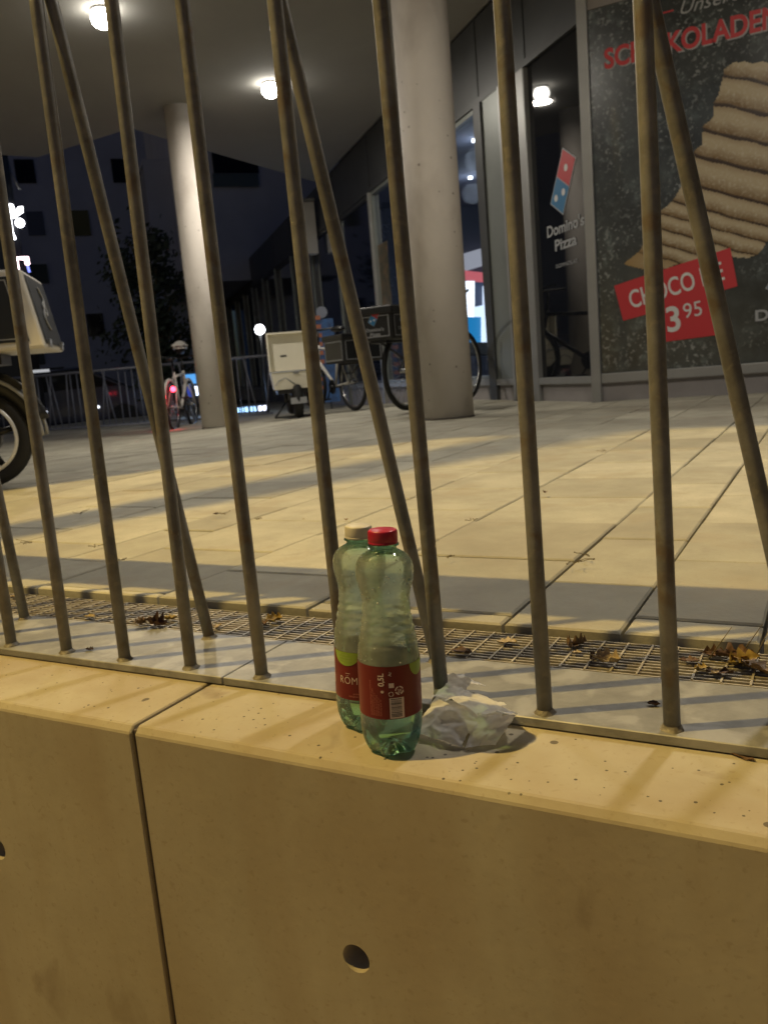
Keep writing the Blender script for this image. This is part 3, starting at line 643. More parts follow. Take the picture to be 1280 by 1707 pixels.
# black film window with the pizza sign, on the receding front next to the corner
fr = MB(); fbox(fr, .06, .87, -.07, -.02, .227, 2.744); fw = fr.build('film_window', film_m, shop)
# right hand front with the big picture window, parallel to the wall
fr = MB()
X0, X1, YP = -1.594, 1.9, 6.46
fr.box((X0-.0, YP-.02, .165), (9, YP+.10, .235)); fr.box((X0, YP-.01, 2.80), (9, YP+.10, ZS-.004)); fr.box((X0, YP+.01, -.2), (9, YP+.09, .163)); fr.box((X1, YP-.015, .237), (9, YP+.10, 2.798))
o = fr.build('street_front', plinth_m, shop)
mb = MB(); mb.box((X0, YP-.022, .168), (X1, YP+.0, .238)); mb.build('sill', ltmet, shop, bevel=.004)
pa = thing('window_poster', 'large dark picture poster filling the window, chocolate pastry with a red price strip', 'poster', (0,0,0))
# ---- poster picture: slate with flour specks
pm = mat('poster_slate', (.024,.028,.030), .26, col2=(.055,.066,.068), scale=3.5, coat=.3, detail=10)
def specks(mt, sc, lo, hi, col, fac):
    t = mt.node_tree; n = t.nodes; l = t.links; p = n['Principled BSDF']; src = p.inputs['Base Color'].links[0].from_socket
    tc = n.new('ShaderNodeTexCoord'); nz = n.new('ShaderNodeTexNoise'); nz.inputs['Scale'].default_value = sc; nz.inputs['Detail'].default_value = 3
    n2 = n.new('ShaderNodeTexNoise'); n2.inputs['Scale'].default_value = 2.2; l.new(tc.outputs['Object'], n2.inputs['Vector'])
    l.new(tc.outputs['Object'], nz.inputs['Vector']); mr = n.new('ShaderNodeMapRange'); mr.inputs[1].default_value = lo; mr.inputs[2].default_value = hi; l.new(nz.outputs[0], mr.inputs[0])
    m2 = n.new('ShaderNodeMapRange'); m2.inputs[1].default_value = .42; m2.inputs[2].default_value = .62; m2.inputs[4].default_value = fac; l.new(n2.outputs[0], m2.inputs[0])
    mu = n.new('ShaderNodeMath'); mu.operation = 'MULTIPLY'; l.new(mr.outputs[0], mu.inputs[0]); l.new(m2.outputs[0], mu.inputs[1])
    mx = n.new('ShaderNodeMix'); mx.data_type = 'RGBA'; l.new(mu.outputs[0], mx.inputs[0]); l.new(src, mx.inputs[6]); mx.inputs[7].default_value = (*col, 1); l.new(mx.outputs[2], p.inputs['Base Color'])
specks(pm, 38, .56, .66, (.26,.28,.28), .8); specks(pm, 14, .55, .7, (.14,.17,.17), .6)
mb = MB(); mb.box((X0, YP-.005, .240), (X1, YP+.0, 2.797)); mb.build('poster_sheet', pm, pa)
O = (0, YP-.006, 0); UX = (1,0,0); NP = (0,-1,0)
# pastry print: ridged golden bars with dark gaps, painted cell by cell on the flat sheet
big = [(-.70,2.20),(-.62,2.235),(-.50,2.20),(-.38,2.17),(-.12,2.06),(.10,1.82),(.10,1.60),(-.06,1.33),(-.20,1.22),(-.43,1.05),(-.50,.97),(-.56,.955),(-.70,.985),(-1.00,.97),(-1.22,.955),(-1.33,.99),(-1.395,1.03),(-1.30,1.09),(-1.20,1.20),(-1.16,1.24),(-1.13,1.36),(-1.03,1.43),(-.97,1.52),(-.90,1.60),(-.905,1.70),(-.85,1.75),(-.83,1.87),(-.77,1.92),(-.755,2.03),(-.715,2.08)]
def inside(x, y, P):
    c = False; j = len(P)-1
    for i in range(len(P)):
        if (P[i][1] > y) != (P[j][1] > y) and x < (P[j][0]-P[i][0])*(y-P[i][1])/(P[j][1]-P[i][1])+P[i][0]: c = not c
        j = i
    return c
SE = [2.10,1.86,1.69,1.515,1.346,1.173,.992,.865,.765,.670,.575,.480,.30]
vs = []; fs = []; cols_ = []; st_ = .0085
def lerp3(a, b, t): t = max(0, min(1, t)); return tuple(a[i]+(b[i]-a[i])*t for i in range(3))
for iy in range(int(1.32/st_)):
    for ix in range(int(1.55/st_)):
        x = -1.42+ix*st_; y = .93+iy*st_; nx_ = noise.noise(Vector((x*16, y*16, 1)))*.012; ny_ = noise.noise(Vector((x*16, y*16, 9)))*.012
        if not inside(x+st_/2+nx_, y+st_/2+ny_, big): continue
        p_ = .40*x+.917*y+.014*noise.noise(Vector((x*7, y*7, 3)))
        k = max(i for i in range(len(SE)) if SE[i] >= p_) if p_ < SE[0] else 0
        hi = SE[k]; lo_ = SE[k+1] if k+1 < len(SE) else SE[k]-.1; u = (p_-lo_)/(hi-lo_)
        fl = .5+.5*noise.noise(Vector((x*60, y*60, 5))); f2 = .5+.5*noise.noise(Vector((x*11, y*11, 7)))
        c_ = lerp3((.17,.10,.035), (.42,.345,.22), (u-.12)*2.2+f2*.5-.25); c_ = lerp3(c_, (.24,.165,.08), (u-.80)*3.2); c_ = lerp3(c_, (.52,.47,.36), (fl-.50)*2.2*max(0, 1-abs(u-.5)*1.8))
        gap = .16+.16*(.5+.5*noise.noise(Vector((x*9, y*9, k*3.))));
        if k >= 5: gap *= .75
        along = .917*x-.40*y
        if u < gap*.62: c_ = lerp3((.030,.014,.006), c_, (u/gap-.40)*3)
        if k+1 >= len(SE)-1: c_ = lerp3(c_, (.30,.20,.08), .5)
        e_ = min(1, max(0, (x+1.40)*5)); c_ = lerp3((.30,.19,.07), c_, e_)
        q_ = len(vs); vs += [(x,YP-.007,y),(x+st_,YP-.007,y),(x+st_,YP-.007,y+st_),(x,YP-.007,y+st_)]; fs.append((q_,q_+1,q_+2,q_+3)); cols_ += [c_]*4
me = bpy.data.meshes.new('pastry_picture'); me.from_pydata(vs, [], fs); ca = me.color_attributes.new('print', 'FLOAT_COLOR', 'POINT')
ca.data.foreach_set('color', [v for c_ in cols_ for v in (*c_, 1)])
pm2 = bpy.data.materials.new('pastry_print'); pm2.use_nodes = True; an = pm2.node_tree.nodes.new('ShaderNodeAttribute'); an.attribute_name = 'print'; pb_ = pm2.node_tree.nodes['Principled BSDF']; pm2.node_tree.links.new(an.outputs['Color'], pb_.inputs['Base Color']); pb_.inputs['Roughness'].default_value = .35
me.materials.append(pm2); po = bpy.data.objects.new('pastry_picture', me); COL.objects.link(po); po.parent = pa
mb = MB(); poly_on(mb, [(-1.475,.878),(-1.30,.915),(-.865,1.000),(-.672,1.040),(-.628,.776),(-.775,.745),(-.775,.452),(-1.137,.436),(-1.137,.665),(-1.418,.618)][::-1], O, UX, UZ, NP, .004)
price = mb.build('price_strip', red_p, pa)
ang = math.radians(11.5); ux = Vector((math.cos(ang),0,math.sin(ang))); uz = Vector((-math.sin(ang),0,math.cos(ang)))
mb = MB(); text_on(mb, 'CHOCO PIE', .128, (-1.355,YP-.007,.700), ux, uz, NP, .005, width=.66, bold=.012)
text_on(mb, '3', .175, (-1.10,YP-.007,.505), Vector((.995,0,.10)), Vector((-.10,0,.995)), NP, .005, width=.095, bold=.02)
text_on(mb, '95', .105, (-.985,YP-.007,.590), Vector((.995,0,.10)), Vector((-.10,0,.995)), NP, .005, width=.125, bold=.0)
mb.build('price_lettering', white_p, price)
hd = MB(); text_on(hd, 'SCHOKOLADENSEITE', .128, (-1.487,YP-.007,2.388), UX, UZ, NP, .003, width=1.50, bold=.03); hd.build('headline_lettering', red_p, pa)
hs = MB(); text_on(hs, 'SCHOKOLADENSEITE', .128, (-1.479,YP-.007,2.381), UX, UZ, NP, .0015, width=1.50, bold=.045); hs.build('headline_outline', greytext, pa)
mb = MB(); text_on(mb, 'Unsere', .085, (-.965,YP-.007,2.61), UX, UZ, NP, .002, width=.38, shear=.35); mb.build('script_lettering', greytext, pa)
mb = MB(); mb.box((-1.13,YP-.009,2.645), (-1.01,YP-.008,2.655)); mb.box((-.55,YP-.009,2.645), (-.43,YP-.008,2.655)); mb.build('headline_rule', red_p, pa)
def domino_logo(parent, origin, ux, uz, nrm, sc, url=False, wd=None):
    """two-square tile tilted, wording below; origin is the middle of the wording's first line"""
    A = math.radians(58.); o = Vector(origin); ux = Vector(ux); uz = Vector(uz)
    e1 = ux*math.cos(A)+uz*math.sin(A); e2 = ux*math.cos(A-math.pi/2)+uz*math.sin(A-math.pi/2); c = o+uz*.375*sc; h = .105*sc
    def P(a, b): return (a, b)
    rim = MB(); poly_on(rim, [(-2.1*h,-1.1*h),(2.1*h,-1.1*h),(2.1*h,1.1*h),(-2.1*h,1.1*h)], c, e1, e2, nrm, .0015)
    rp = rim.build('logo_tile', greytext, parent)
    m1 = MB(); poly_on(m1, [(.04*h,-h),(2*h,-h),(2*h,h),(.04*h,h)], c, e1, e2, nrm, .003); m1.build('red_half', red_p, rp)
    m1 = MB(); poly_on(m1, [(-2*h,-h),(-.04*h,-h),(-.04*h,h),(-2*h,h)], c, e1, e2, nrm, .003); m1.build('blue_half', blue_p, rp)
    m1 = MB()
    for q in ((1.02*h,0),(-.62*h,.42*h),(-1.4*h,-.42*h)): poly_on(m1, disc_pts(*q, .26*h), c, e1, e2, nrm, .0045)
    m1.build('logo_dots', white_p, rp)
    m1 = MB(); text_on(m1, "Domino's", .085*sc, o-ux*.29*sc, ux, uz, nrm, .003, width=.58*sc, bold=.025); m1.build('logo_wording', greytext, parent); m1 = MB(); text_on(m1, 'Pizza', .085*sc, o-ux*.17*sc-uz*.125*sc, ux, uz, nrm, .003, width=.34*sc, bold=.025)
    m1.build('logo_wording', greytext, parent); m1 = MB()
    if url: text_on(m1, 'DOMINOS.AT', .030*sc, o-ux*.17*sc-uz*.26*sc, ux, uz, nrm, .003, width=.34*sc); m1.build('web_address', greytext, parent)
domino_logo(pa, (-.27, YP-.007, .525), UX, UZ, NP, .85)
ps = thing('window_sticker', "pizza logo and wording on the narrow black window left of the corner mullion", 'sticker', C0)
ps_in = ps
dl = C0+D*.375+NF*(-.0185)+UZ*1.36
domino_logo(ps, dl-C0, -D, UZ, NF, 1.0, True)
# interior of the shop
def inner_box(name, m_, parent, x0, y0, x1, y1, sdist, th=.05, slant=0):
    # panel facing the entrance side, standing across the room at distance sdist along the front
    P = C0+D*sdist; n_ = -D
    def on(px, py): r_ = ray(px, py); t_ = (P-Vector((0,0,HC))).dot(n_)/r_.dot(n_); return Vector((0,0,HC))+r_*t_
    q = [on(x0,y1), on(x1,y1-slant), on(x1,y0-slant), on(x0,y0)]
    g_ = MB(); g_.add(q+[v+D*th for v in q], [(0,1,2,3),(7,6,5,4),(0,4,5,1),(1,5,6,2),(2,6,7,3),(3,7,4,0)]); return g_.build(name, m_, parent)
mn = thing('menu_screen', 'bright white self glowing menu panels with red stripe above, inside the shop', 'menu screen')
inner_box('bulkhead', emis('bulkhead_glow', (.70,.68,.74), .75), mn, 740, 432, 840, 462, 8.6, .05, 30)  # no lamp: emission stands in for room light on the bulkhead
inner_box('red_stripe', emis('red_stripe_glow', (.95,.20,.22), 1.0), mn, 740, 446, 840, 462, 8.5, .05, -12)  # plain red stripe, its brightness put in as emission
inner_box('lit_panel', emis('menu_glow', (.90,.94,1), 3.0), mn, 770, 468, 791, 530, 8.3)  # white sheet made to glow in place of shop lighting
inner_box('menu_picture', emis('menu_dim', (.12,.16,.30), .5), mn, 791, 470, 815, 540, 8.45)
inner_box('side_panel', emis('menu_white', (.75,.82,.95), 2.0), mn, 806, 476, 845, 515, 8.35)
ct = thing('shop_counter', 'self glowing white and blue shop counter seen through the window beside the column', 'counter')
inner_box('counter_body', emis('counter_blue_glow', (.02,.36,.80), .95), ct, 760, 528, 806, 570, 7.0, .4)  # counter is no lamp; shop light is put in as emission
inner_box('counter_front', emis('counter_white_glow', (.75,.86,1), 2.2), ct, 806, 508, 850, 584, 6.9, .4)  # same built-in glow for the white front
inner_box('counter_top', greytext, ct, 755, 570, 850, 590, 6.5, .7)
for (s, y) in ((4.6,-1.2),(6.6,-2.0)):
    p = FM @ Vector((s, y, 3.19)); lt = thing('shop_spotlight', 'small bright ceiling spot inside the shop', 'lamp', p, 0, 'ceiling spots inside the shop')
    mb = MB(); mb.lathe([(.03,-.03),(.03,0)], 16); mb.build('lens', emis('spot_lens', (1,1,1), 12), lt)
    ld = bpy.data.lights.new('shop_light', 'POINT'); ld.energy = 9; ld.color = (.80,.88,1); ld.shadow_soft_size = .15; lo = bpy.data.objects.new('shop_light', ld); COL.objects.link(lo); lo.parent = lt; lo.location = (0,0,-.25)
# food pictures stuck on the window left of the column
fp = thing('window_picture', 'strip of dim food pictures on the window left of the big column', 'sticker')
mb = MB(); fbox(mb, 4.95, 5.37, -.042, -.040, .75, 2.05); mb.build('picture_sheet', mat('food_picture', (.02,.03,.015), .4, col2=(.14,.09,.05), scale=9.0, detail=2), fp)
# hanging sign box of the next shop
sb = thing('sign_box', 'pale projecting sign box hanging high on the dark shop front', 'sign')
mb = MB(); fbox(mb, 8.42, 8.60, .032, .30, 2.42, 3.25); mb.build('sign_case', whitepaint, sb, bevel=.01)
mb = MB(); fbox(mb, 8.38, 8.64, .032, .33, 3.252, 3.30); mb.build('sign_hood', ltmet, sb)

# columns
def column(px, py, d, dia, zt, label):
    p = at_depth(px, py, d); t = thing('column', label, 'column', (p.x, p.y, gz(p.x,p.y)-.02)); h = zt-t.location.z
    mb = MB(); r = dia/2; mb.lathe([(r,0),(r,h)], 64); mb.build('shaft', col_m, t)
    mb = MB(); mb.lathe([(r+.004,0),(r+.004,.03)], 64); mb.build('foot_ring', slabedge, t)
    return t
c1p = on_z(747, 697, .035); d1 = (R.transposed() @ (c1p-Vector((0,0,HC)))).z
column(747, 694, d1+.18, .375, ZS, 'thick pale round concrete column in the middle, its foot on the paving')
column(361, 712, 9.9, .335, ZS, 'slimmer looking pale round concrete column at left, farther away')

# ceiling lamps
def ceiling_lamp(x, y, label, group=None, k=1):
    t = thing('ceiling_lamp', label, 'lamp', (x, y, ZS), 0, group)
    mb = MB(); mb.lathe([(.080,-.02),(.084,-.018),(.084,-.001)], 32); mb.build('lamp_housing', silver, t)
    mb = MB(); mb.lathe([(.001,-.150),(.035,-.145),(.066,-.128),(.086,-.10),(.092,-.075),(.086,-.045),(.070,-.0205)][::1], 32); mb.build('lamp_lens', emis('lamp_lens_light', (1,.95,.85), 30), t)
    ld = bpy.data.lights.new('lamp_light', 'AREA'); ld.shape = 'DISK'; ld.size = .22; ld.energy = CEIL_W*k; ld.color = CEIL_COL
    lo = bpy.data.objects.new('lamp_light', ld); COL.objects.link(lo); lo.parent = t; lo.location = (0,0,-.165)
ceiling_lamp(-5.28, 5.50, 'round ceiling lamp at the top left of the photo', k=1.6)
ceiling_lamp(-5.29, 7.83, 'bright round ceiling lamp above the open white delivery box', k=1.1)
ceiling_lamp(.15, 3.1, 'ceiling lamp on the soffit out of view at right', k=1.5)
ceiling_lamp(-2.55, 3.1, 'added ceiling lamp out of view above, brightening the columns', k=.35)  # unseen weak lamp, added for light on the columns

# street lamp behind the camera, left: gives the yellow light
LP = Vector((-3.2,-.70,6.0)); PB = Vector((-2.80,.22,-.9))
sl_ = thing('street_lamp', 'street lamp with warm yellow light beside the wall, out of view at left', 'street lamp', PB)
MB().tube([(0,0,0),(0,0,5.8)], [.07,.058], 20).build('pole', silver, sl_)
hd_ = LP-PB; MB().tube([(0,0,6.7),(0,0,7.0),(hd_.x*.4,hd_.y*.4,7.1),(hd_.x,hd_.y,7.05)], .025, 10).build('arm', silver, sl_)
MB().tube([(0,0,5.8),(0,0,6.75)], [.058,.05], 20).build('pole_top', silver, sl_)
mb = MB(); mb.box((hd_.x-.14,hd_.y-.25,7.0), (hd_.x+.14,hd_.y+.25,7.08)); mb.build('lamp_head', blackm, sl_)
ld = bpy.data.lights.new('street_light', 'POINT'); ld.energy = STREET_W; ld.color = STREET_COL; ld.shadow_soft_size = .035
lo = bpy.data.objects.new('street_light', ld); COL.objects.link(lo); lo.parent = sl_; lo.location = (hd_.x, hd_.y, 6.9)

# ------------------------------------------------------------------ bicycles
def wheel(parent, c, r, w=.022, spokes=24, rimm=None, tyre_m=None, axis='Y'):
    """wheel standing in the XZ plane"""
    n = 48; c = Vector(c)
    g = MB(); pts = [c+Vector((math.cos(2*math.pi*k/n)*(r-w), 0, math.sin(2*math.pi*k/n)*(r-w))) for k in range(n)]
    wt = thing_part('wheel', parent, c)
    pts0 = [p-c for p in pts]; MB().tube(pts0, w, 10, False, True).build('tyre', rubber, wt)
    MB().tube([p*((r-2.1*w)/(r-w)) for p in pts0], .010, 8, False, True).build('rim', rimm or chrome, wt)
    sp = MB()
    for k in range(spokes):
        a = 2*math.pi*k/spokes; sp.tube([(0,.02*(-1)**k,0), (math.cos(a)*(r-2.2*w), 0, math.sin(a)*(r-2.2*w))], .0016, 4)
    sp.tube([(0,-.045,0),(0,.045,0)], .02, 10); sp.build('spokes', chrome, wt); return wt
def thing_part(name, parent, loc):
    o = bpy.data.objects.new(name, None); COL.objects.link(o); o.parent = parent; o.location = loc; return o
def bicycle(loc, rz, fm, label, box=None, fender=None, tail=False, r=.335, step=False):
    """x forward, rear wheel at the origin"""
    t = thing('bicycle', label, 'bicycle', loc, rz); wb = 1.05
    wheel(t, (0,0,r), r); wheel(t, (wb,0,r), r)
    f = MB(); bb = (.44,0,.29); st = (.30,0,.78 if not step else .72); hd1 = (.86,0,.60); hd2 = (.82,0,.80)
    f.tube([bb, st], .016); f.tube([bb, hd1], .021); f.tube([(st[0]+.01,0,st[2]-.06), (hd2[0],0,hd2[2]-.04) if not step else (.84,0,.66)], .018); f.tube([hd1, hd2], .020)
    for s in (-1, 1): f.tube([(0,s*.06,r), (.42,s*.03,.29)], .009); f.tube([(0,s*.06,r), (.30,s*.02,.72)], .008)
    f.build('frame', fm, t)
    fk = MB()
    for s in (-1, 1): fk.tube([(wb,s*.055,r), (.93,s*.055,.50), (.87,s*.03,.60)], .012)
    fk.build('fork', fm, t)
    h = MB(); h.tube([(.82,0,.80), (.80,0,.96)], .014); h.tube([(.68,-.29,1.0),(.78,-.22,1.0),(.85,-.05,.98),(.85,.05,.98),(.78,.22,1.0),(.68,.29,1.0)], .012); h.build('handlebar', blackm, t)
    s_ = MB(); s_.tube([(.30,0,.76),(.275,0,.93)], .012); s_.sphere((.26,0,.95), 1, 14, None, (.14,.075,.035)); s_.build('saddle', blackm, t)
    cr = MB(); cr.tube([(.44,-.07,.29),(.44,.07,.29)], .02, 12); cr.lathe([(.085,-.004),(.085,.004)], 24, Matrix.Translation((.44,.05,.29)) @ Matrix.Rotation(math.pi/2, 4, 'X')); cr.tube([(.44,.075,.29),(.53,.08,.15)], .009); cr.tube([(.44,-.075,.29),(.35,-.08,.43)], .009); cr.box((.48,.06,.135), (.58,.16,.155)); cr.box((.30,-.16,.425), (.40,-.06,.445)); cr.build('crank', blackm, t)
    if fender is not None:
        for c_, a0, a1 in ((0, 10, 190), (wb, 20, 150)):
            q = MB(); P_ = [(c_+math.cos(math.radians(a))*(r+.02), 0, r+math.sin(math.radians(a))*(r+.02)) for a in range(a0, a1+1, 10)]
            q.tube(P_, .022, 8); q.build('mudguard', fender, t)
    if tail:
        q = MB(); q.sphere((-.14,.065,.56), .036, 12); q.sphere((-.14,-.075,.56), .036, 12); q.build('tail_light', emis('red_tail_light', (1,.03,.06), 14), t)
        ld = bpy.data.lights.new('tail_glow', 'SPOT'); ld.spot_size = 1.0; ld.spot_blend = .8; ld.energy = 26; ld.color = (1,.03,.05); ld.shadow_soft_size = .04; lo = bpy.data.objects.new('tail_glow', ld); COL.objects.link(lo); lo.parent = t; lo.location = (-.36,0,.50)
    if box:
        bx = MB(); x0, x1, wy, z0, z1 = box; bx.box((x0,-wy,z0), (x1,wy,z1)); bo = bx.build('delivery_box', blackm, t, bevel=.02)
        ld2 = MB(); ld2.box((x0-.015,-wy-.015,z1-.05), (x1+.015,wy+.015,z1+.015)); ld2.build('box_lid', blackm, bo, bevel=.012)
        rim = MB()
        for s in (-1, 1):
            yy = s*(wy+.003)
            for (a, b, c_, d_) in ((x0+.03,x1-.03,z0+.03,z0+.037),(x0+.03,x1-.03,z1-.067,z1-.06),(x0+.03,x0+.036,z0+.037,z1-.067),(x1-.036,x1-.03,z0+.037,z1-.067)):
                rim.box((a,yy-.001,c_), (b,yy+.001,d_))
        xm = x0-.003
        for (a, b, c_, d_) in ((-wy+.03,wy-.03,z0+.03,z0+.037),(-wy+.03,wy-.03,z1-.067,z1-.06),(-wy+.03,-wy+.037,z0+.037,z1-.067),(wy-.037,wy-.03,z0+.037,z1-.067)): rim.box((xm-.001,a,c_), (xm+.001,b,d_))
        rim.build('box_trim', greytext, bo)
        xc = (x0+x1)/2; zc = z0+(z1-z0)*.30
        domino_logo(bo, (xc, -(wy+.001), zc), (1,0,0), UZ, (0,-1,0), .30)
        domino_logo(bo, (x0-.001, 0, zc), (0,-1,0), UZ, (-1,0,0), .30)
        rk = MB(); rk.tube([(x0+.06,0,z0-.01),(0,0,r+.1)], .01); rk.tube([(x1-.08,0,z0-.01),(.26,0,.6)], .01); rk.box((x0+.02,-.08,z0-.02),(x1-.02,.08,z0-.002)); rk.build('rack', blackm, t)
    return t
def face_pts(pa_, pb_): return math.atan2(pb_.y-pa_.y, pb_.x-pa_.x)
a = at_depth(292, 717, 10.9); bdir = at_depth(322, 713, 11.9)
bz = bicycle((a.x, a.y, gz(a.x,a.y)-.05), face_pts(a, bdir), whitepaint, 'white and black bicycle with a red tail light beside the left column', fender=whitepaint, tail=True, r=.33)
# helmet on the bar
hp = bz.matrix_world
bpy.context.view_layer.update()
hw = bz.matrix_world @ Vector((.80, 0, 1.10))
hm = thing('bicycle_helmet', 'white vented helmet resting on top of the bicycle by the left column', 'helmet', (hw.x, hw.y, hw.z), bz.rotation_euler.z)
mb = MB()
for j, yy in enumerate((-.075,-.045,-.015,.015,.045,.075)):
    pts = [(-.13+.26*i/12, yy*(1-.3*abs(i-6)/6), .10*math.sqrt(max(0, 1-((i-6)/6.3)**2))*math.sqrt(max(.1, 1-(yy/.1)**2))) for i in range(13)]
    mb.tube(pts, .010, 8)
for i in (2, 6, 10):
    xx = -.13+.26*i/12; hh = .10*math.sqrt(max(0, 1-((i-6)/6.3)**2)); mb.tube([(xx, -.09+.18*k/8, hh*math.sqrt(max(.05, 1-((-.09+.18*k/8)/.1)**2))) for k in range(9)], .009, 8)
mb.tube([(.13*math.cos(2*math.pi*k/20), .088*math.sin(2*math.pi*k/20), .004) for k in range(20)], .010, 8, False, True)
mb.build('shell', whitepaint, hm); MB().sphere((0,0,.0), 1, 16, None, (.115,.075,.075)).build('liner', blackm, hm)
MB().tube([(0,.07,0),(.02,.04,-.09),(.02,-.04,-.09),(0,-.07,0)], .004, 6).build('strap', blackm, hm)
a = at_depth(592, 680, 9.6)
bicycle((a.x, a.y, gz(a.x,a.y)), math.radians(148), whitepaint, 'delivery bicycle with low black box between the open scooter and the shop front', (-.32,.16,.25,.55,.85), r=.33)
a = at_depth(680, 677, 7.2)
bicycle((a.x, a.y, gz(a.x,a.y)+.02), math.radians(84), blackm, 'black delivery bicycle partly hidden by the big column, black box left of the column', (-.40,-.06,.17,.60,.86), r=.34)

# ------------------------------------------------------------------ open white box scooter seen from behind
p = at_depth(500, 697, 9.45); dirx = math.atan2(p.y, p.x)
sc_ = thing('delivery_scooter', 'delivery scooter seen from behind with its cream box lid open', 'scooter', (p.x, p.y, gz(p.x,p.y)-.01), dirx+math.radians(4))
wt = thing_part('wheel', sc_, (.10,0,.24)); n = 36
MB().tube([(math.cos(2*math.pi*k/n)*.18, 0, math.sin(2*math.pi*k/n)*.18) for k in range(n)], .055, 12, False, True).build('tyre', rubber, wt)
MB().lathe([(.13,-.03),(.13,.03)], 24, Matrix.Rotation(math.pi/2, 4, 'X')).build('rim', dkmet, wt)
wt2 = thing_part('wheel', sc_, (1.32,0,.24)); MB().tube([(math.cos(2*math.pi*k/n)*.18, 0, math.sin(2*math.pi*k/n)*.18) for k in range(n)], .055, 12, False, True).build('tyre', rubber, wt2)
bd = MB(); bd.tube([(.05,0,.26),(.20,0,.28),(.48,0,.34),(.60,0,.40),(.85,0,.30),(1.05,0,.42),(1.15,0,.80)], [.05,.06,.07,.12,.12,.13,.06], 14); bd.tube([(.10,.13,.20),(.14,.12,.34)], .02); bd.tube([(.10,-.13,.20),(.14,-.12,.34)], .02); bd.box((-.10,-.05,.25),(-.04,.05,.335)); bd.build('body', blackm, sc_)
st = MB(); st.tube([(.5,.10,.20),(.40,.26,.02)], .012); st.tube([(.5,-.10,.20),(.40,-.26,.02)], .012); st.tube([(.40,-.26,.02),(.40,.26,.02)], .012); st.build('stand', dkmet, sc_)
np_ = MB(); np_.box((-.13,-.09,.18), (-.125,.09,.25)); np_.build('number_plate', greytext, sc_)
hb = MB(); hb.tube([(1.15,0,.8),(1.12,0,.88)], .02); hb.tube([(1.05,-.26,.88),(1.12,0,.87),(1.05,.26,.88)], .016); hb.build('handlebar', blackm, sc_)
bx = thing_part('delivery_box', sc_, (-.06,0,.345))
W_, H_, Z0_, LZ = .275, .20, .0, .50
g = MB(); g.add([(0,-.25,0),(0,.25,0),(-.06,W_,H_),(-.06,-W_,H_),(.48,-.25,0),(.48,.25,0),(.50,W_,H_),(.50,-W_,H_)], [(0,3,2,1),(4,5,6,7),(0,1,5,4),(1,2,6,5),(0,4,7,3)])
g.build('box_tub', creampl, bx, bevel=.008)
g = MB(); g.box((.40,-W_,H_+.01), (.46,W_,H_+.445)); g.box((.30,-W_,H_+.01), (.40,-W_+.015,H_+.445)); g.box((.30,W_-.015,H_+.01), (.40,W_,H_+.445)); g.box((.30,-W_+.016,H_+.43), (.40,W_-.016,H_+.445))
li = g.build('box_lid', creampl, bx); g = MB(); g.box((.396,.06,H_+.17), (.3995,.13,H_+.19)); g.build('lid_slot', blackm, li)
g = MB(); g.tube([(-.035,.20,H_-.10),(-.035,.12,H_-.07),(-.028,.02,H_-.15)], .006, 6); g.tube([(-.035,.20,H_-.10),(-.035,.24,H_-.15)], .005, 6); g.build('box_strap', greytext, bx)
g = MB(); g.box((-.062,-.03,H_-.035), (-.052,.03,H_-.005)); g.build('box_latch', silver, bx)
g = MB(); g.tube([(-.060,-W_+.004,H_-.004),(-.060,W_-.004,H_-.004)], .006, 6); g.build('rim_seal', greytext, bx)
g = MB(); g.box((.02,-.22,-.05), (.46,.22,-.003)); g.build('carrier', blackm, bx)
# bright lamp beside its lid, on a far pole
lp = at_depth(433, 549, 13.5)
lt = thing('bollard_lamp', 'small round white lamp on a thin post left of the open scooter box', 'lamp', (lp.x, lp.y, gz(lp.x,lp.y)))
hz_ = lp.z-lt.location.z
MB().tube([(0,0,0),(0,0,hz_-.07)], .02, 10).build('post', dkmet, lt); MB().sphere((0,0,hz_), .082, 20).build('globe', emis('globe_light', (.95,.97,1), 9), lt)

# ------------------------------------------------------------------ big delivery scooter at the left edge
W0 = at_depth(-32, 733, 3.75)
U = at_depth(60, 733, 3.62)-at_depth(-32, 733, 3.75); U.z = 0; U.normalize()
vw = Vector((W0.x, W0.y)).normalized(); rz = math.atan2(vw.y, vw.x)+math.radians(90-14)     # nearly side on, pointing left out of the photo
z0 = gz(W0.x, W0.y)
s2 = thing('delivery_scooter', 'delivery scooter at the left edge with white framed black pizza box over its rear wheel', 'scooter', (W0.x, W0.y, z0), rz)
wt = thing_part('wheel', s2, (0,0,.235)); n = 48
MB().tube([(math.cos(2*math.pi*k/n)*.187, 0, math.sin(2*math.pi*k/n)*.187) for k in range(n)], .038, 14, False, True).build('tyre', rubber, wt)
g = MB(); Mx = Matrix.Rotation(math.pi/2, 4, 'X'); g.lathe([(.150,-.03),(.165,-.032),(.165,.032),(.150,.03)], 48, Mx, False); g.build('rim', mat('rim_alu', (.80,.80,.78), .35, .2), wt)
g = MB()
for k in range(5):
    a_ = 2*math.pi*k/5+.4; g.tube([(math.cos(a_)*.03,0,math.sin(a_)*.03),(math.cos(a_)*.155,0,math.sin(a_)*.155)], [.022,.012], 8)
g.lathe([(.085,-.03),(.085,.05)], 32, Mx); g.build('hub', blackm, wt)
wt2 = thing_part('wheel', s2, (1.25,0,.235)); MB().tube([(math.cos(2*math.pi*k/n)*.187, 0, math.sin(2*math.pi*k/n)*.187) for k in range(n)], .038, 14, False, True).build('tyre', rubber, wt2)
g = MB(); g.tube([(math.cos(math.radians(a_))*.262, 0, .235+math.sin(math.radians(a_))*.262) for a_ in range(40, 170, 8)], .05, 12); g.build('mudguard', blackm, s2)
g = MB(); 
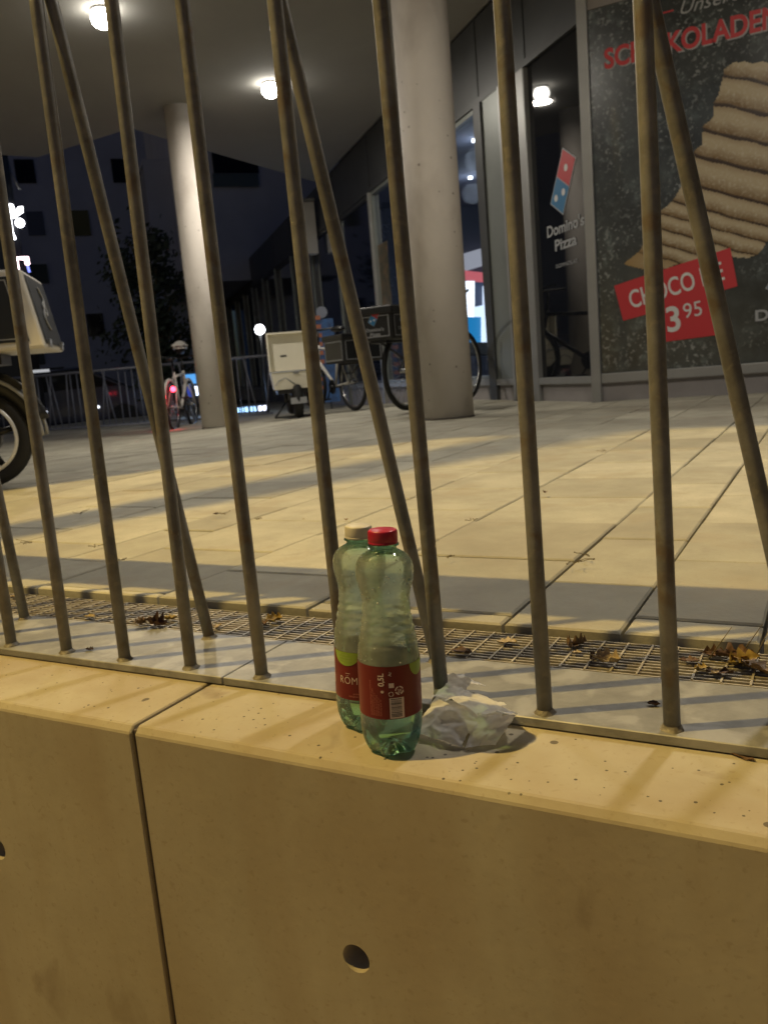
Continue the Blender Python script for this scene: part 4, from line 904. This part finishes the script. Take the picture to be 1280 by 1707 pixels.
for yy in (-.056,.056): g.tube([(math.cos(math.radians(a_))*.275, yy, .235+math.sin(math.radians(a_))*.275) for a_ in range(30, 185, 8)], .008, 8)
g.build('mudguard_trim', greytext, s2)
g = MB(); g.tube([(-.02,0,.62),(.15,0,.60),(.4,0,.62),(.55,0,.48),(.8,0,.33),(1.0,0,.45),(1.1,0,.9)], [.09,.13,.15,.15,.13,.14,.07], 14); g.tube([(0,.10,.235),(.12,.11,.45),(.2,.08,.60)], [.02,.03,.03], 10); g.tube([(0,-.10,.235),(.12,-.11,.45),(.2,-.08,.6)], [.02,.03,.03], 10); g.tube([(-.02,.09,.30),(.3,.13,.28),(.5,.10,.35)], [.03,.055,.04], 12); g.build('body', blackm, s2)
g = MB(); g.tube([(1.1,0,.9),(1.05,0,1.05)], .02); g.tube([(.98,-.33,1.08),(1.05,0,1.05),(.98,.33,1.08)], .016); g.build('handlebar', blackm, s2)
# trapezoid box, sides flaring towards the bottom
bx2 = thing_part('delivery_box', s2, (0,0,0))
zb0, zb1 = .60, .930; xb, xt = -.375, -.318; yw = .24; yt = .235; xf = .35
def hexa(mb, xb, xt, xf, yb, yt, z0_, z1_): return mb.add([(xb,-yb,z0_),(xf,-yb,z0_),(xf,yb,z0_),(xb,yb,z0_),(xt,-yt,z1_),(xf,-yt,z1_),(xf,yt,z1_),(xt,yt,z1_)], [(0,3,2,1),(4,5,6,7),(0,1,5,4),(1,2,6,5),(2,3,7,6),(3,0,4,7)])
hexa(MB(), xb, xt, xf, yw, yt, zb0, zb1).build('box_case', whitepaint, bx2, bevel=.012)
def sideq(y_s, u0, u1, v0, v1, off=.0045):
    """quad on the flaring side; u from the rear edge forward, v up, both in metres"""
    out = []
    for (u, v) in ((u0,v0),(u1,v0),(u1,v1),(u0,v1)):
        k = v/(zb1-zb0); xr = xb+(xt-xb)*k; yy = (yw+(yt-yw)*k+off)*y_s; out.append(Vector((xr+u, yy, zb0+v)))
    return out
boxblack = mat('box_black_print', (.022,.024,.026), .45)
g = MB()
for s in (-1, 1): g.add(sideq(s, .055, .66, .03, .30), [(0,1,2,3)])
g.build('side_panel', boxblack, bx2)
g = MB()
for s in (-1, 1):
    for q in ((.072,.62,.042,.046),(.072,.62,.284,.288),(.072,.077,.046,.284)): g.add(sideq(s, *q, off=.006), [(0,1,2,3)])
g.build('panel_line', greytext, bx2)
# rear panel, black with curl
k_ = Vector((xt-xb, 0, zb1-zb0)).normalized(); nr = Vector((-k_.z, 0, k_.x))
g = MB(); g.add([Vector((xb,-yw+.028,zb0))+k_*.02+nr*.004, Vector((xb,yw-.028,zb0))+k_*.02+nr*.004, Vector((xt,yt-.028,zb1))-k_*.02+nr*.004, Vector((xt,-yt+.028,zb1))-k_*.02+nr*.004], [(0,1,2,3)]); g.build('rear_panel', boxblack, bx2)
g = MB(); base = Vector((xb,0,zb0))+nr*.008
pts = [base+k_*(.09+.19*i/24)+Vector((0, .05*math.sin(i/24*6.28)+.0, 0)) for i in range(25)]; g.tube(pts, .004, 6); g.tube([base+k_*(.185+.03*math.sin(a_/3.))+Vector((0,.03*math.cos(a_/3.)-.02,0)) for a_ in range(18)], .004, 6); g.build('curl_ornament', greytext, bx2)
# logo + words + ribbon on the camera side
def side_frame(s):
    kk = Vector((0, (yt-yw)*s, zb1-zb0)).normalized(); nn = Vector((0, s, 0)); nn = (nn-kk*nn.dot(kk)).normalized(); ux_ = Vector((-s,0,0)) if s > 0 else Vector((1,0,0)); return ux_, kk, nn
for s in (-1, 1):
    ux_, kk, nn = side_frame(s); o0 = Vector((.07, s*(yw-.010), zb0+.115))+nn*.004
    domino_logo(bx2, o0, ux_, kk, nn, .34)
    g = MB(); poly_on(g, [(-.13,-.095),(.13,-.095),(.115,-.082),(.13,-.068),(-.13,-.068),(-.115,-.082)], o0, ux_, kk, nn, .003); rb_ = g.build('ribbon', greytext, bx2)
    g = MB(); text_on(g, 'DOMINOS.AT', .016, o0+ux_*-.085+kk*-.090, ux_, kk, nn, .0045, width=.17); g.build('ribbon_lettering', boxblack, rb_)
g = MB(); g.box((-.16,-.10,.55), (.30,.10,.597)); g.build('carrier', blackm, bx2)
for yy in (-.15, .15): g = MB(); g.box((-.385,yy-.02,.605), (-.362,yy+.02,.64)); g.build('box_latch', silver, bx2)

# ------------------------------------------------------------------ lit advertising pylon behind it
def quad_strip(mb, pts, r): mb.tube(pts, r, 8)
dpt = 16.0
pb = at_depth(8, 700, dpt); pn0 = at_depth(-120, 700, dpt+1.2)
py_ = thing('advertising_pylon', 'dark pylon with glowing white and pink tube shapes behind the left scooter', 'sign')
A1 = at_depth(26, 262, dpt); A2 = at_depth(52, 470, dpt); 
e = (pn0-pb); e.z = 0; e.normalize(); nrm = Vector((e.y, -e.x, 0)); 
if nrm.dot(-pb) < 0: nrm = -nrm
zt_ = at_depth(15, 258, dpt).z; 
base_p = Vector((at_depth(36,600,dpt).x, at_depth(36,600,dpt).y, 0))
mb = MB(); V_ = [base_p, base_p+e*2.0, base_p+e*2.0-nrm*.4, base_p-nrm*.4]
mb.add([Vector((v.x,v.y,gz(v.x,v.y)-.05)) for v in V_]+[Vector((v.x,v.y,zt_)) for v in V_], [(0,3,2,1),(4,5,6,7),(0,1,5,4),(1,2,6,5),(2,3,7,6),(3,0,4,7)])
mb.build('pylon_case', mat('pylon_black', (.02,.02,.024), .35), py_, bevel=.02)
g = MB(); q = lambda x, y: at_depth(x, y, dpt-.25)
g.tube([q(10,262), q(20,290), q(33,315)], 0.023, 8); g.build('edge_trim', silver, py_)
g = MB(); g.tube([q(14,343), q(18,352), q(22,360)], 0.085, 10); g.tube([q(15,352), q(17,375), q(20,388), q(24,398)], 0.030, 8); g.tube([q(22,358), q(30,356), q(36,352), q(36,345), q(32,346), q(28,352)], 0.028, 8); g.sphere(q(33,371), .085, 14); g.build('white_neon', emis('neon_white', (.95,.96,1), 7), py_)
g = MB(); g.tube([q(30,451), q(28,440), q(28,430), q(38,430), q(47,430)], 0.030, 8); g.tube([q(44,432), q(46,440)], 0.042, 8); g.build('pink_neon', emis('neon_pink', (1,.72,.78), 6), py_)
g = MB(); g.tube([q(46,443), q(49,453)], 0.019, 8); g.build('blue_neon', emis('neon_blue', (.2,.25,.9), 2.5), py_)

# ------------------------------------------------------------------ far railing
FA = on_z(40, 719, -.1); FB = on_z(252, 705, -.11); FC = on_z(455, 689, -.11)
fr_ = thing('distant_railing', 'long distant railing of crossed steel bars along the far edge of the square', 'railing')
fm_ = mat('far_steel', (.22,.23,.27), .5, .3)
for (a, b) in ((FA-(FB-FA)*.5, FB), (FB, FC)):
    L = (b-a).length; n = int(L/.13); ee = (b-a)/L
    g = MB(); g.tube([a+UZ*.88, b+UZ*.88], .020, 8); g.build('handrail', fm_, fr_); g = MB(); g.tube([a+UZ*.0, b+UZ*.0], .022, 8); g.build('base_rail', fm_, fr_)
    for i in range(0, n):
        g = MB(); s0_ = a+ee*(i*.13+.06); rr = random.Random(i*3+int(L*10)); lean = rr.choice([0,0,.02,.16,-.14,.1,-.02]); dep = Vector((-ee.y,ee.x,0))*rr.uniform(-.05,.05)
        g.tube([s0_, s0_+ee*lean+dep+UZ*.87], .0105, 6); g.build('bar', fm_, fr_)

# ------------------------------------------------------------------ background buildings
AZ = math.radians(49); FD = Vector((math.cos(AZ), math.sin(AZ), 0)); FN = Vector((math.sin(AZ), -math.cos(AZ), 0))  # FN towards the camera
def on_plane(px, py, P, n): r = ray(px, py); t = (P-Vector((0,0,HC))).dot(n)/r.dot(n); return Vector((0,0,HC))+r*t
P1 = at_depth(130, 450, 24)
bb = thing('apartment_building', 'dim blue rendered building with small scattered square windows beyond the far railing', 'building')
def plane_box(mb, P, n, d, x0, y0, x1, y1, out0, out1):
    """box standing on the plane between two survey corners"""
    a = on_plane(x0, y1, P, n); b = on_plane(x1, y1, P, n); zt = on_plane((x0+x1)/2, y0, P, n).z; zb = (a.z+b.z)/2
    u0 = (a-P).dot(d); u1 = (b-P).dot(d); Mx = Matrix(((d.x,n.x,0,P.x),(d.y,n.y,0,P.y),(0,0,1,0),(0,0,0,1)))
    mb.box((min(u0,u1),out0,zb), (max(u0,u1),out1,zt), Mx); return mb
Mx1 = Matrix(((FD.x,FN.x,0,P1.x),(FD.y,FN.y,0,P1.y),(0,0,1,0),(0,0,0,1)))
MB().box((-16,-8,-.5), (3.6,0,14), Mx1).build('wall', blue_bld, bb)
wm = [('dark',(28,265,61,305)),('dark',(189,264,216,304)),('dark',(148,522,176,560)),('dark',(78,612,112,650)),('dark',(60,655,85,688)),('dark',(215,150,240,190))]
for k, r_ in wm:
    g = MB(); plane_box(g, P1, FN, FD, *r_, .004, .02); f_ = g.build('window', blackm, bb); g = MB(); x0,y0,x1,y1 = r_; plane_box(g, P1, FN, FD, x0+2, y0+2, x1-2, y1-2, .021, .025); g.build('pane', dkwin, f_)
for c_, r_ in (((.09,.11,.17),(48,352,76,392)),((.12,.12,.05),(122,350,152,392)),((.14,.13,.03),(204,437,228,475)),((.05,.07,.07),(50,440,82,472)),((.05,.07,.05),(46,585,76,608))):
    g = MB(); plane_box(g, P1, FN, FD, *r_, .004, .03); g.build('colour_panel', mat('panel_%d' % int(c_[0]*100+c_[1]*10000), c_, .6), bb)
# pale wing of the neighbouring building
P2_ = at_depth(400, 400, 21)
b2_ = thing('neighbour_wing', 'pale overhanging building wing with a dark strip window beyond the soffit', 'building')
u0 = (on_plane(306, 460, P2_, FN)-P2_).dot(FD); zb = on_plane(330, 470, P2_, FN).z
Mx2 = Matrix(((FD.x,FN.x,0,P2_.x),(FD.y,FN.y,0,P2_.y),(0,0,1,0),(0,0,0,1)))
MB().box((u0,-9,zb), (6,0,12), Mx2).build('wall', pale_bld, b2_)
g = MB(); plane_box(g, P2_, FN, FD, 356, 225, 431, 288, .004, .03); f_ = g.build('window', dkwin, b2_)
g = MB(); plane_box(g, P2_, FN, FD, 356, 289, 431, 311, .004, .05); g.build('window_rail', mat('rail_glass', (.09,.12,.13), .4), b2_)
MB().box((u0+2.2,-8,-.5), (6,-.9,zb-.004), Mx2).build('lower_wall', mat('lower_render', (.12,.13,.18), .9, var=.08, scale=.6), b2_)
# bay on its left side
g = MB(); g.box((u0-.62,-1.6,zb+.02), (u0-.003,-.25,zb+1.0), Mx2); by_ = g.build('bay', pale_bld, b2_)
g = MB()
for (a0, b0, c0, d0) in ((-1.6,-.25,1.0,1.06),(-1.6,-.25,2.9,2.98),(-1.6,-1.54,1.06,2.9),(-.31,-.25,1.06,2.9),(-.95,-.89,1.06,2.9)): g.box((u0-.62,a0,zb+c0), (u0-.003,b0,zb+d0), Mx2)
g.build('bay_frame', pale_bld, by_)
g = MB(); g.box((u0-.56,-1.5,zb+1.061), (u0-.01,-.32,zb+2.89), Mx2); g.build('bay_pane', dkwin, by_)
# dark ivy / tree between the buildings
def tree(px, py, d, rx, h, n, label, seed):
    p = at_depth(px, py, d); t = thing('tree', label, 'tree', (p.x, p.y, gz(p.x,p.y)-.1)); r_ = random.Random(seed)
    g = MB(); g.tube([(0,0,0),(.05,0,h*.3),(-.05,.05,h*.6),(0,0,h*.9)], [.12,.10,.06,.02], 10)
    for k in range(9):
        z = h*(.2+.07*k); a = r_.uniform(0,6.28); g.tube([(0,0,z),(math.cos(a)*rx*.5,math.sin(a)*rx*.5,z+.4),(math.cos(a)*rx*.8,math.sin(a)*rx*.8,z+.7)], [.04,.025,.01], 6)
    g.build('trunk', twig_m, t); g = MB(); cl = [(Vector((r_.gauss(0,rx*.45), r_.gauss(0,rx*.45), h*(.12+.85*r_.random()))), r_.uniform(.2,.45)) for _ in range(38)]
    for i in range(n):
        c_, q_ = r_.choice(cl); v = c_+Vector((r_.gauss(0,q_*.6), r_.gauss(0,q_*.6), r_.gauss(0,q_*.6))); s_ = r_.uniform(.05,.10)
        a = Vector((r_.uniform(-1,1), r_.uniform(-1,1), r_.uniform(-1,1))).normalized(); b = a.orthogonal().normalized(); c2 = a.cross(b)
        g.add([v-b*s_, v+c2*s_*.5, v+b*s_, v-c2*s_*.5], [(0,1,2,3)])
    g.build('crown', mat('night_foliage', (.035,.05,.03), .7, var=.4, scale=3), t)
tree(280, 705, 17.5, .62, 3.7, 4200, 'dark bushy tree between the blue building and the left column', 4)
# lit things beyond the railing
p = at_depth(415, 684, 15.0)
def lit_box(name, px0, py0, px1, py1, d, m_, label, cat, thick=.2):
    a = at_depth(px0, py1, d); b = at_depth(px1, py1, d); c = at_depth(px0, py0, d); t = thing(name, label, cat, (a.x,a.y,a.z)); e_ = (b-a); e_.z = 0; L = e_.length; e_.normalize(); nn = Vector((e_.y,-e_.x,0)); 
    Mq = Matrix(((e_.x,-nn.x,0,0),(e_.y,-nn.y,0,0),(0,0,1,0),(0,0,0,1)))
    h = c.z-a.z; MB().box((-.02,.012,-.02), (L+.02,thick,h+.02), Mq).build('case', blackm, t); return t, Mq, L, h
t, Mq, L, h = lit_box('light_strip', 392, 680, 446, 688, 13.6, None, 'low glowing pale blue light strip on the ground under the far railing', 'light strip', .08)
for i in range(7):
    g = MB(); g.box((L*i/7+.01,0,.0), (L*(i+1)/7-.012,.010,h), Mq); g.build('light_segment', emis('strip_blue', (.35,.62,1), 2.4) if i < 5 else emis('strip_white', (.75,.8,1), 3.5), t)
ld = bpy.data.lights.new('strip_glow', 'POINT'); ld.energy = 5; ld.color = (.4,.6,1); ld.shadow_soft_size = .2; lo = bpy.data.objects.new('strip_glow', ld); COL.objects.link(lo); lo.parent = t; lo.location = Mq @ Vector((L/2,-.15,.12))
t, Mq, L, h = lit_box('lit_display', 312, 622, 352, 662, 14.5, None, 'blue and white glowing display behind the bicycle beside the left column', 'display', .12)
for (a0,b0,c0,d0,m_) in ((.0,.45,.55,.95,emis('disp_blue',(.08,.35,.8),1.1)),(.5,1,.55,.98,emis('disp_blue2',(.15,.5,.95),1.3)),(.3,1,.05,.42,emis('disp_white',(.65,.75,1),5)),(.0,.25,.0,.5,emis('disp_navy',(.02,.05,.5),.8))):
    g = MB(); g.box((L*a0,0,h*c0), (L*b0,.010,h*d0), Mq); g.build('display_panel', m_, t)
ld = bpy.data.lights.new('display_glow', 'POINT'); ld.energy = 7; ld.color = (.35,.55,1); ld.shadow_soft_size = .2; lo = bpy.data.objects.new('display_glow', ld); COL.objects.link(lo); lo.parent = t; lo.location = Mq @ Vector((L*.6,-.3,.15))
# parked car beyond the far railing at left
cp = at_depth(95, 716, 17.5); ca = AZ
car = thing('parked_car', 'barely visible dark parked car with small lit lamps behind the far railing at left', 'car', (cp.x, cp.y, gz(cp.x,cp.y)-.35), ca)
g = MB(); pr2 = [(-2.1,.35),(-2.15,.75),(-1.9,.92),(-1.2,.98),(-.6,1.42),(.7,1.45),(1.5,1.0),(2.0,.92),(2.15,.6),(2.1,.3)]
g.add([(x,-.85,z) for x, z in pr2]+[(x,.85,z) for x, z in pr2], [tuple(range(10)), tuple(range(19,9,-1))]+[(i,10+i,10+(i+1) % 10,(i+1) % 10) for i in range(10)]); g.build('body', mat('car_paint', (.03,.035,.06), .25, .3, coat=.8), car, bevel=.06, segs=3)
for x_ in (-1.3, 1.35):
    for y_ in (-.86, .86): MB().lathe([(.32,-.1),(.32,.1)], 24, Matrix.Translation((x_,y_,.32)) @ Matrix.Rotation(math.pi/2, 4, 'X')).build('wheel', rubber, car)
for x_ in (-2.0,-1.2,-.2, .8, 1.9): g = MB(); g.sphere((x_,-.9,.62), 1, 10, None, (.09,.03,.035)); g.build('lamp', emis('car_lamp', (.85,.9,1), 2.2), car)
g = MB(); g.add([(-.55,-.86,1.38),(.62,-.86,1.40),(1.3,-.86,1.02),(-1.1,-.86,1.0)], [(0,1,2,3)]); g.build('side_window', dkwin, car)
# small slanted lamp high at left
sp_ = at_depth(68, 618, 12.5)
t = thing('wall_light', 'small pale strip of light under the left delivery box, far behind', 'lamp', sp_); Mq = Matrix.Rotation(AZ, 4, 'Z')
MB().box((-.12,0,-.02), (.12,.04,.02), Mq).build('diffuser', emis('strip_dim', (.7,.72,.75), .6), t); MB().box((-.13,.041,-3), (-.10,.06,.03), Mq).build('post', dkmet, t)
# blurred things on the shop front, left of the delivery bicycle: banner post with globe
bp_ = at_depth(536, 520, 12.5); t = thing('banner_stand', 'narrow blue and orange banner with a pale round top beside the shop front', 'banner', (bp_.x, bp_.y, gz(bp_.x,bp_.y)))
hz2 = bp_.z-t.location.z; Mq = Matrix.Rotation(AZ-.2, 4, 'Z')
MB().box((-.10,-.01,.1), (.16,.01,hz2-.10), Mq).build('banner_sheet', mat('banner_blue', (.05,.16,.42), .5, col2=(.03,.05,.12), scale=6), t)
g = MB()
for k in range(9): g.box((-.14,-.014,.3+k*.13), (-.03,-.011,.36+k*.13), Mq)
g.build('banner_stripes', mat('banner_orange', (.45,.16,.08), .5), t); MB().lathe([(.085,-.012),(.085,.012)], 24, Matrix.Translation((0,0,hz2)) @ Mq @ Matrix.Rotation(math.pi/2, 4, 'X')).build('round_top', mat('round_pale', (.25,.28,.36), .5), t)
MB().tube([(0,.03,0),(0,.03,hz2)], .012, 8).build('banner_pole', dkmet, t)
